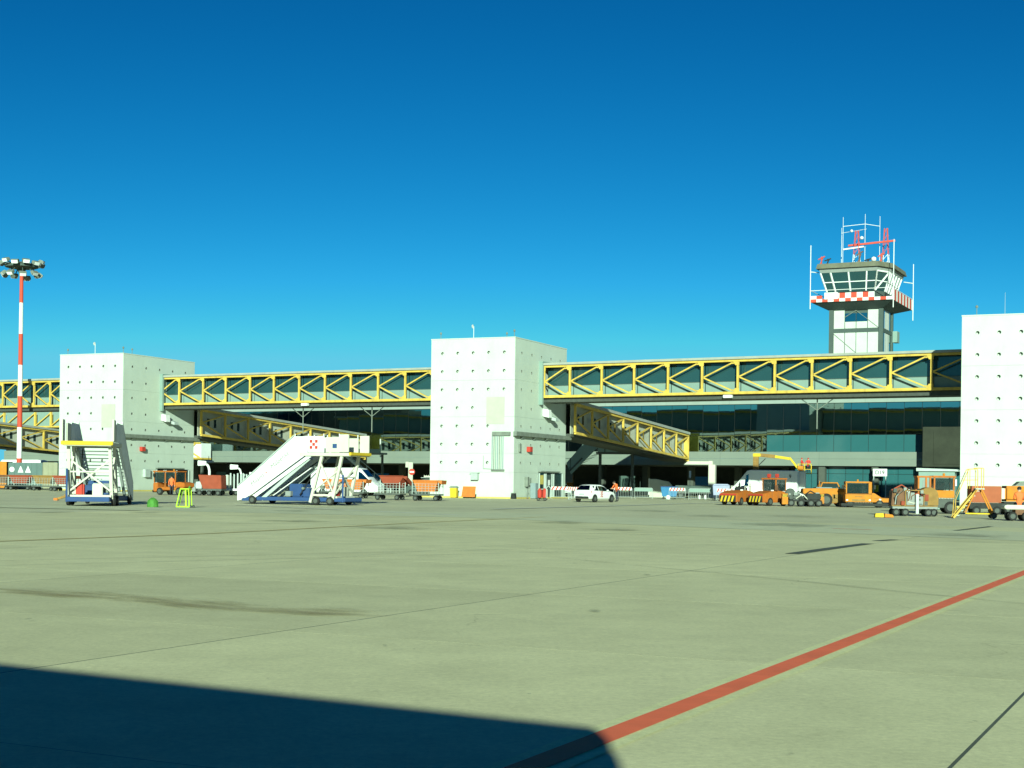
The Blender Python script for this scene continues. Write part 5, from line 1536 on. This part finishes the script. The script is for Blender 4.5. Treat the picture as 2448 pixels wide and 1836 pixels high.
for y in (-.33, .33):
    MB().path([(.45, y, zl), (.45, y, 2.6), (.42, y, 2.64), (.05, y, 2.64)], .022, 6).build('rear_rail', 'ladder_yellow', t)
MB().box(.05, .5, -.36, .36, zl - .03, zl + .03).build('platform', 'zinc', t)
for k in range(6):
    a = (k + .5) / 6
    MB().box(-1.05 + 1.2 * a - .02, -1.05 + 1.2 * a + .2, -.30, .30, zl * a, zl * a + .03).build('tread', 'zinc', t)
wheel(t, .98, -.38, .16, .07); wheel(t, .98, .38, .16, .07)
# red box cart behind the steps
t = thing('box_cart', 'red-orange box cart behind the yellow access steps', 'cart', G(2366, 1231) + Vector((.2, 1.3, 0)), -5)
MB().box(-1.0, .75, -.65, .65, .72, 1.72).build('box', 'box_red', t, bevel=.03)
MB().box(-1.1, .95, -.6, .6, .35, .70).build('chassis', 'black_iron', t)
MB().box(.77, .98, -.5, .5, .95, 1.6).build('control_panel', 'cream_paint', t, bevel=.02)
for x in (-.7, .5):
    wheel(t, x, -.58, .25, .16); wheel(t, x, .58, .25, .16)
# yellow tank body and conveyor with a seated person at the right edge
t = thing('tank_cart', 'amber tank cart behind the seated person at the right edge', 'cart', G(2440, 1232) + Vector((.6, 2.2, 0)), -4)
MB().box(-1.0, 1.6, -.7, .7, .8, 1.75).build('tank', 'amber', t, bevel=.15)
MB().box(-1.0, 1.6, -.6, .6, .4, .78).build('chassis', 'black_iron', t)
MB().prism([(-.3, 1.76), (.9, 1.76), (.6, 2.05), (.0, 2.02)], -.4, .4).build('hood', 'duct_grey', t)
for x in (-.7, 1.2):
    wheel(t, x, -.6, .3, .2); wheel(t, x, .6, .3, .2)
cvp = G(2425, 1245) + Vector((.45, .5, 0))
t = thing('belt_conveyor', 'beige belt conveyor nose at the lower right edge', 'conveyor', cvp, -6)
MB().prism([(-.85, .64), (-.78, .56), (2.4, .56), (2.4, .78), (-.75, .78), (-.85, .72)], -.4, .4).build('belt_bed', 'cream_paint', t, bevel=.03)
MB().box(-.3, 2.3, -.35, .35, .30, .55).build('frame', 'rust_brown', t)
for x in (-.45, .2, 1.6):
    wheel(t, x, -.38, .22, .2); wheel(t, x, .38, .22, .2)
MB().bar((-.55, -.3, .3), (-.5, -.3, .58), .1).build('stay', 'black_iron', t)
person('person in orange hi-vis vest sitting on the belt conveyor at the right edge', cvp + Vector((-.05, .0, .335)), 175, SIT)

# ============================================================ BARRIERS, BINS AND SMALL THINGS
def barrier(label, loc, rz, striped=True, L=1.75, plain_board=False):
    t = thing('crowd_barrier', label, 'barrier', loc, rz, 'steel crowd barriers in front of the undercroft')
    MB().path([(-L / 2, 0, .05), (-L / 2, 0, 1.05), (-L / 2 + .1, 0, 1.15), (L / 2 - .1, 0, 1.15), (L / 2, 0, 1.05), (L / 2, 0, .05)], .025, 6).tube((-L / 2, 0, .2), (L / 2, 0, .2), .02, .02, 6).build('frame', 'zinc', t)
    n = 11
    for k in range(1, n):
        x = -L / 2 + L * k / n
        MB().tube((x, 0, .2), (x, 0, 1.13), .011, .011, 5).build('bar', 'zinc', t)
    for s in (-1, 1):
        MB().bar((s * L * .42, -.3, .03), (s * L * .42, .3, .03), .04).build('foot', 'zinc', t)
    if striped:
        MB().box(-L / 2 + .05, L / 2 - .05, -.045, -.03, .88, 1.2).build('board', 'white_paint', t)
        m = 5
        w = (L - .1) / m
        for k in range(m):
            a = -L / 2 + .05 + k * w
            MB()._add([(a, -.05, .885), (a + w * .42, -.05, .885), (a + w * .85, -.05, 1.195), (a + w * .43, -.05, 1.195)], [(0, 1, 2, 3)]).build('stripe', 'red', t)
    elif plain_board:
        MB().box(-L / 2 + .05, L / 2 - .05, -.045, -.03, .8, 1.12).build('board', 'pale_panel', t)
    return t
barrier('striped barrier beside the glazed door of the middle tower', G(1341, 1193), -8, True, 2.0)
barrier('striped barrier tucked behind the rear of the white hatchback', G(1374, 1195.5), 25, True, 1.3)
barrier('striped barrier just right of the white hatchback', G(1489, 1192.5), 4, True, 1.9)
barrier('plain barrier with grey board left of the pale concrete wedge', G(1538, 1193), -4, False, 1.9, True)
barrier('striped barrier in front of the blue bin', G(1619, 1194), -4, True, 1.7)
barrier('plain barrier with grey board in front of the dark flat trailer', G(1675, 1195.5), -6, False, 2.4, True)
barrier('striped barrier in front of the lavender bin', G(1733, 1197.5), -10, True, 1.7)
# pale wedge-shaped equipment box
t = thing('concrete_wedge', 'pale grey concrete block with sloping end left of the blue bin', 'block', G(1590, 1190) + Vector((0, 3, 0)), -8)
MB().prism([(-1.5, 0), (1.3, 0), (1.3, 1.15), (.75, 1.85), (-.7, 2.15), (-1.5, 2.15)], -.7, .7).build('block', 'beige', t, bevel=.03)
MB().box(-1.62, -1.5, -.5, .5, .3, 2.2).build('end_board', 'white_paint', t)
t = thing('blue_bin', 'bright blue wheeled skip behind a striped barrier', 'bin', G(1603, 1193) + Vector((0, 1.3, 0)), -6)
MB().prism([(-.75, .25), (.75, .25), (.92, 1.25), (-.92, 1.25)], -.5, .5).build('tub', 'bin_blue', t, bevel=.04)
MB().box(-.95, .95, -.55, .55, 1.26, 1.34).build('lid', 'blue', t, bevel=.03)
for x in (-.6, .6):
    wheel(t, x, -.35, .12, .06); wheel(t, x, .35, .12, .06)
t = thing('lavender_bin', 'pale lavender skip left of the van nose', 'bin', G(1728, 1197) + Vector((0, 1.3, 0)), -6)
MB().prism([(-.75, .25), (.75, .25), (.85, 1.5), (-.85, 1.5)], -.5, .5).build('tub', 'lavender', t, bevel=.04)
MB().prism([(-.9, 1.51), (.9, 1.51), (.6, 1.66), (-.7, 1.66)], -.55, .55).build('lid', 'lavender', t, bevel=.02)
for x in (-.6, .6):
    wheel(t, x, -.35, .12, .06); wheel(t, x, .35, .12, .06)
t = thing('flat_trailer', 'long dark flat trailer behind the barriers under the concrete post', 'trailer', G(1665, 1192) + Vector((0, 3, 0)), -8)
MB().box(-2.0, 2.0, -.7, .7, .55, .75).build('deck', 'dark_metal', t)
MB().box(-2.0, 2.0, -.7, -.62, .75, 1.45).build('side_board', 'steel_dark', t)
MB().box(-2.0, -1.92, -.62, .7, .75, 1.45).box(1.92, 2.0, -.62, .7, .75, 1.45).build('end_board', 'steel_dark', t)
for x in (-1.4, 1.4):
    wheel(t, x, -.6, .3, .18); wheel(t, x, .6, .3, .18)
for k, (u, v, lab) in enumerate(((1672, 1193, 'small white bollard, left one of two under the dark trailer'), (1686, 1193.5, 'small white bollard, right one of two under the dark trailer'), (1597, 1194, 'white concrete bollard at the foot of the blue bin'))):
    b = thing('bollard', lab, 'bollard', G(u, v), 0)
    r_ = .12 if k < 2 else .2
    MB().lathe([(r_, 0), (r_, .32), (r_ * .8, .42), (.03, .46)], 10).build('post', 'white_paint', b, smooth=True)
    MB().lathe([(r_ * 1.3, 0), (r_ * 1.3, .05), (r_, .06)], 10).build('base', 'zinc', b)
# concrete post with bracket beam under the walkway end
t = thing('support_post', 'sunlit concrete post with long bracket beam under the walkway end', 'post', AT(1702, 1192, 181) * 1, -20)
t.location.z = 0
MB().box(-.40, .42, -.4, .4, 0, 4.05).build('column', 'cream_paint', t, bevel=.02)
MB().prism([(-.4, 4.055), (-.4, 4.45), (-3.0, 4.45), (-3.5, 4.055)], -.4, .4).box(-.399, .1, -.4, .4, 4.055, 4.5).build('bracket_beam', 'cream_paint', t, bevel=.02)
t = thing('white_sign', 'narrow white sign on a thin pole in the dark undercroft', 'sign', AT(1649, 1190, 176) * 1, -10)
t.location.z = 0
MB().tube((0, 0, 0), (0, 0, 3.2), .03, .03, 6).build('pole', 'zinc', t)
MB().box(-.12, .12, -.05, -.03, 2.4, 3.2).build('plate', 'white_paint', t)
# no-entry sign on a pale post
t = thing('no_entry_sign', 'round red no-entry sign on a pale post left of the middle tower', 'sign', AT(982, 1190, 168) * 1, -5)
t.location.z = 0
MB().box(-.32, .2, -.06, .1, 0, 3.7).build('post', 'beige', t, bevel=.02)
MB().box(-.65, -.3, -.06, .1, 3.1, 3.75).build('arm', 'beige', t, bevel=.02)
MB().lathe([(.36, -.02), (.36, .02)], 20, (.1, -.1, 2.6), 'y').build('disc', 'red', t)
MB().box(-.15, .35, -.135, -.125, 2.52, 2.68).build('bar', 'white_paint', t)
# dark car with roof rack in front of the undercroft
t = thing('dark_car', 'dark grey car with loaded roof rack left of the middle tower', 'car', G(985, 1187) + Vector((1.0, 8, 0)), 165)
loft([(p[0] * 1.15 - 2.2, p[1], p[2] * 1.25, p[3] * 1.25, p[4], p[5], p[6]) for p in HATCH]).build('body', 'steel_dark', t, smooth=True)
for s in (-1, 1):
    for x in (-1.4, 1.45): wheel(t, x, s * .8, .33, .2)
    MB().box(.5, .62, s * .98 - .1, s * .98 + .1, 1.15, 1.4).build('mirror', 'lens', t, bevel=.03)
MB().box(-1.4, .5, -.5, .5, 1.9, 1.95).build('roof_rack', 'zinc', t)
for k in range(9):
    MB().bar((-1.4 + k * .22, -.5, 1.95), (-1.3 + k * .22, -.5, 2.2), .05).build('rack_bar', 'cream_paint', t)
MB().box(-1.2, .2, -.4, .4, 2.0, 2.12).build('load', 'cream_paint', t)
# white van nose behind the stairs
t = thing('white_van', 'white van seen between the legs of the tall mobile stairs', 'van', G(800, 1187) + Vector((0, 9, 0)), -16)
loft([(p[0] - 3.4, p[1], p[2], p[3] * .9, *p[4:]) for p in VAN]).build('body', 'car_white', t, smooth=True)
for s in (-1, 1):
    for x in (-2.1, 2.35): wheel(t, x, s * .92, .36, .22)
    side_glass([(p[0] - 3.4, p[1], p[2], p[3] * .9, *p[4:]) for p in VAN], [1.75, 2.1, 2.55, 2.9], s, .04, .8).build('side_window', 'car_glass', t)
top_glass([(p[0] - 3.4, p[1], p[2], p[3] * .9, *p[4:]) for p in VAN], 2.05, 2.7).build('windscreen', 'car_glass', t)
# terminal gantry with stairs, left of the middle tower
t = thing('service_stairs', 'grey service stairs and gantry on the terminal front behind the hopper carts', 'stairs', AT(885, 1190, 190) * 1, -18)
t.location.z = 0
MB().box(-3.2, 1.9, -1.2, 1.0, 4.9, 5.15).build('gantry_floor', 'fascia', t)
MB().box(-3.2, 1.9, -1.2, -1.15, 5.152, 5.60).build('gantry_parapet', 'pale_panel', t)
for x in (-3.1, -1.6, -.2, 1.8):
    MB().box(x - .07, x + .07, -1.13, -1.0, 5.6, 6.9).build('gantry_post', 'grid_white', t)
    MB().box(x - .07, x + .07, -1.1, -.95, 4.55, 4.9).build('gantry_hanger', 'white_paint', t)
for x in (-2.8, 1.5):
    MB().box(x - .12, x + .12, .2, .45, 0, 4.9).build('gantry_leg', 'column_grey', t)
MB().prism([(-2.6, 4.9), (-2.6, 4.6), (2.3, .9), (2.3, 1.2)], -1.5, -1.42).build('stringer', 'zinc', t)
MB().prism([(-2.6, 4.9), (-2.6, 4.6), (2.3, .9), (2.3, 1.2)], -2.5, -2.42).build('stringer', 'zinc', t)
MB().bar((-2.6, -2.46, 5.8), (2.3, -2.46, 2.1), .06).build('handrail', 'zinc', t)
for k in range(15):
    a = k / 14
    MB().box(-2.6 + 4.9 * a - .14, -2.6 + 4.9 * a + .14, -2.42, -1.5, 4.7 - 3.7 * a, 4.75 - 3.7 * a).build('tread', 'zinc', t)
    if k % 3 == 0:
        MB().bar((-2.6 + 4.9 * a, -2.46, 4.8 - 3.7 * a), (-2.6 + 4.9 * a, -2.46, 5.75 - 3.7 * a), .05).build('baluster', 'zinc', t)
MB().box(2.3, 3.6, -2.5, -1.3, .95, 1.1).build('landing', 'zinc', t)
for x in (2.4, 3.5):
    MB().box(x - .05, x + .05, -2.4, -2.3, 0, 1.9).box(x - .05, x + .05, -1.5, -1.4, 0, .95).build('landing_post', 'zinc', t)
# dark service stairs under the middle walkway
t = thing('service_stairs', 'dark service stairs with pale balustrade under the middle walkway', 'stairs', AT(1400, 1190, 178) * 1, -18)
t.location.z = 0
MB().prism([(-1.6, 2.6), (1.7, 5.9), (1.7, 6.9), (.4, 6.9), (-2.2, 4.0), (-1.9, 3.2)], -1.0, -.92).build('balustrade', 'pale_panel', t)
MB().box(1.5, 6.0, -1.0, .6, 5.1, 5.35).build('upper_landing', 'dark_metal', t)
MB().box(1.72, 6.0, -1.0, -.92, 5.35, 6.3).build('landing_parapet', 'pale_panel', t)
for x in (2.6, 4.4, 5.9):
    MB().box(x - .06, x + .06, -1.06, -1.001, 5.3, 6.5).build('parapet_post', 'dark_metal', t)
MB().box(-4.0, -1.3, -1.0, .8, 3.2, 3.45).build('lower_landing', 'dark_metal', t)
MB().box(-4.0, -1.4, -.95, -.9, 1.6, 3.2).build('landing_skirt', 'dark_metal', t)
for x in (-3.9, -3.5, -1.7):
    MB().box(x - .06, x + .06, -1.0, -.9, 3.45, 4.6).build('landing_post', 'dark_metal', t)
for z in (3.95, 4.5):
    MB().box(-3.9, -1.7, -.98, -.93, z - .03, z + .03).build('landing_rail', 'dark_metal', t)
for k in range(12):
    a = k / 11
    MB().box(-1.5 + 3.1 * a - .15, -1.5 + 3.1 * a + .15, -.9, .5, 3.4 + 1.8 * a, 3.45 + 1.8 * a).build('tread', 'dark_metal', t)
MB().bar((-1.8, -1.0, 3.0), (-.2, -1.0, 4.6), .12, .2).build('stringer', 'dark_metal', t)
for x in (-3.7, 1.8, 5.8):
    MB().box(x - .15, x + .15, -.3, 0, 0, 5.1 if x > 0 else 3.2).build('leg', 'dark_metal', t)
MB().box(-4.6, -3.9, .9, 2.5, 0, 2.9).build('store_box', 'white_paint', t)

# yellow bin, orange board, cabinet and extinguisher at the middle tower
t = thing('yellow_bin', 'small yellow bin with dark lid at the foot of the middle tower', 'bin', G(1085, 1190), -15)
MB().prism([(-.30, .02), (.30, .02), (.34, .95), (-.34, .95)], -.3, .3).build('tub', 'signal_yellow', t, bevel=.03)
MB().prism([(-.42, .96), (.42, .96), (.25, 1.12), (-.25, 1.12)], -.36, .36).build('lid', 'duct_grey', t, bevel=.02)
wheel(t, .2, .3, .1, .05); wheel(t, -.2, .3, .1, .05)
t = thing('orange_board', 'salmon orange board leaning against the middle tower', 'board', G(1120, 1191), -18)
MB()._add([(-.68, -.15, .12), (.68, -.15, .12), (.64, .2, 1.12), (-.64, .2, 1.12), (-.68, -.10, .12), (.68, -.10, .12), (.64, .25, 1.12), (-.64, .25, 1.12)],
          [(0, 1, 2, 3), (7, 6, 5, 4), (0, 4, 5, 1), (1, 5, 6, 2), (2, 6, 7, 3), (3, 7, 4, 0)]).build('panel', 'tub_orange', t)
for x in (-.45, .5):
    MB().box(x - .05, x + .05, -.16, .1, 0, .12).build('foot', 'black_iron', t)
e1_ = Vector((math.cos(R(TA)), math.sin(R(TA)), 0)); e2_ = Vector((-math.sin(R(TA)), math.cos(R(TA)), 0))
tp = Vector((T2[0], T2[1], 0))
t = thing('grey_cabinet', 'tall blue-grey cabinet on the side of the middle tower', 'cabinet', tp + e1_ * .75 + e2_ * 3.0, TA)
MB().box(-.25, .3, -.1, .65, .02, 1.5).build('case', 'cabinet_grey', t, bevel=.02)
MB().box(.302, .31, -.02, .58, .12, 1.4).build('door', 'cabinet_grey', t)
t = thing('black_bin', 'squat black bin at the corner of the middle tower', 'bin', tp + e1_ * .35 + e2_ * -.75, TA)
MB().prism([(-.24, .0), (.24, .0), (.18, .5), (-.18, .5)], -.22, .22).build('tub', 'black_iron', t, bevel=.03)
MB().box(-.2, .2, -.2, .2, .5, .56).build('lid', 'duct_grey', t)
t = thing('standpipe', 'short dark standpipe beside the blue-grey cabinet', 'pipe', tp + e1_ * .75 + e2_ * 1.7, TA)
MB().path([(0, 0, 0), (0, 0, .95), (.1, .1, 1.05)], .06, 8).build('pipe', 'duct_grey', t)
MB().lathe([(.12, 0), (.12, .05), (.06, .06)], 10).build('flange', 'rust_brown', t)
t = thing('extinguisher_trolley', 'red fire extinguisher trolley near the tower door', 'extinguisher', G(1296, 1197), -10)
MB().box(-.45, .45, -.3, .3, .12, .2).build('frame', 'black_iron', t)
for x in (-.22, .2):
    MB().lathe([(.05, .2), (.19, .26), (.2, .85), (.12, 1.0), (.05, 1.08)], 12, (x, 0, 0)).build('cylinder', 'red', t, smooth=True)
MB().path([(.35, -.1, .2), (.38, -.1, 1.1), (.55, -.1, 1.3), (.75, -.1, 1.1), (.7, -.1, .3)], .035, 6).build('hose', 'zinc', t)
MB().path([(-.4, .25, .2), (-.4, .25, 1.0), (.4, .25, 1.0), (.4, .25, .2)], .03, 6).build('handle', 'cream_paint', t)
wheel(t, -.3, -.3, .14, .06); wheel(t, .3, -.3, .14, .06)
# green domed reel and lime stand
t = thing('green_dome', 'green dome-shaped cover standing on the apron beside the lime stand', 'cover', G(365, 1212), 0)
MB().lathe([(.30, 0), (.29, .15), (.26, .32), (.17, .44), (.05, .49)], 16).build('dome', 'green', t, smooth=True)
for k in range(6):
    a = k * math.pi / 3
    MB().path([(.3 * math.cos(a), .3 * math.sin(a), .02), (.27 * math.cos(a), .27 * math.sin(a), .33), (.06 * math.cos(a), .06 * math.sin(a), .5)], .015, 5).build('rib', 'green', t)
t = thing('lime_stand', 'bright lime green tubular stand on small wheels', 'stand', G(441, 1213.5), -5)
for y in (-.22, .22):
    MB().path([(-.38, y, .05), (-.16, y, 1.0), (.28, y, 1.0), (.33, y, .05), (-.38, y, .05)], .032, 6).build('frame', 'lime', t)
MB().bar((-.16, -.22, 1.0), (-.16, .22, 1.0), .06).bar((.28, -.22, 1.0), (.28, .22, 1.0), .06).build('cross_tube', 'lime', t)
MB().bar((.12, -.22, .95), (.16, -.22, .06), .07).build('centre_bar', 'lime', t)
MB().path([(-.12, 0, 1.0), (.1, 0, .85), (.3, 0, 1.15)], .05, 6).build('sling', 'green', t)
wheel(t, .42, -.22, .07, .05); wheel(t, .42, .22, .07, .05)
# low ochre dolly at left
t = thing('low_dolly', 'low ochre tow dolly with long drawbar left of the end-on stairs', 'dolly', G(160, 1198) + Vector((.4, .4, 0)), -12)
MB().box(-.5, 1.0, -.5, .5, .28, .45).build('deck', 'ochre', t, bevel=.03)
MB().prism([(-.45, .45), (.9, .45), (1.0, 1.0), (.75, 1.05), (.2, .7)], -.3, .3).build('hitch_frame', 'ochre', t, bevel=.03)
MB().bar((-.5, 0, .35), (-1.35, 0, .1), .14).build('drawbar', 'ochre', t)
MB().box(-1.45, -1.2, -.12, .12, .03, .18).build('tow_eye', 'tub_orange', t)
for x in (-.1, .7):
    wheel(t, x, -.5, .2, .14); wheel(t, x, .5, .2, .14)
# containers and white roofs at far left
def container(label, u0, u1, v0, vb, col, cat='container'):
    a, b = AT(u0, 1100, vb), AT(u1, 1100, vb)
    c = (a + b) / 2; c.z = 0
    w = (b - a).length
    Y = c.y + 0.2
    z1 = AT((u0 + u1) / 2, v0, Y).z
    t = thing('freight_container', label, cat, (c.x, c.y + 1.2, 0), -2, 'containers stacked left of the left tower')
    MB().box(-w / 2, w / 2, -1, 1, .12, z1).build('box', col, t, bevel=.03)
    n = max(3, int(w / .6))
    for k in range(n + 1):
        x = -w / 2 + w * k / n
        MB().box(x - .04, x + .04, -1.04, -1.003, .15, z1 - .03).build('rib', col, t)
    MB().box(-w / 2, w / 2, -.95, .95, 0, .11).build('base', 'black_iron', t)
    return t, w, z1
tc_, w_, z_ = container('dark teal freight container with three white placards', 20, 101, 1106, 170.5, 'container_teal')
x = -w_ / 2 + w_ * .1
MB().lathe([(.30, -.006), (.30, .006)], 18, (x, -1.05, 2.3), 'y').build('placard', 'white_paint', tc_)
for q in (.36, .58):
    x = -w_ / 2 + w_ * q
    MB().prism([(x - .34, 1.95), (x + .34, 1.95), (x, 2.75)], -1.056, -1.046).build('placard', 'white_paint', tc_)
container('olive freight container right of the dark teal one', 102.5, 137, 1105.5, 170, 'olive')
container('amber freight container at the very left edge', -40, 15, 1103, 171, 'amber')
t = thing('white_van', 'white van roof showing above the dark teal container', 'van', AT(72, 1160, 186) * 1, -8)
t.location.z = 0
loft([(p[0] - 3.5, p[1], p[2], p[3] * 1.16, *p[4:]) for p in VAN]).build('body', 'car_white', t, smooth=True)
for s in (-1, 1):
    for xx in (-2.2, 2.25): wheel(t, xx, s * .92, .36, .22)
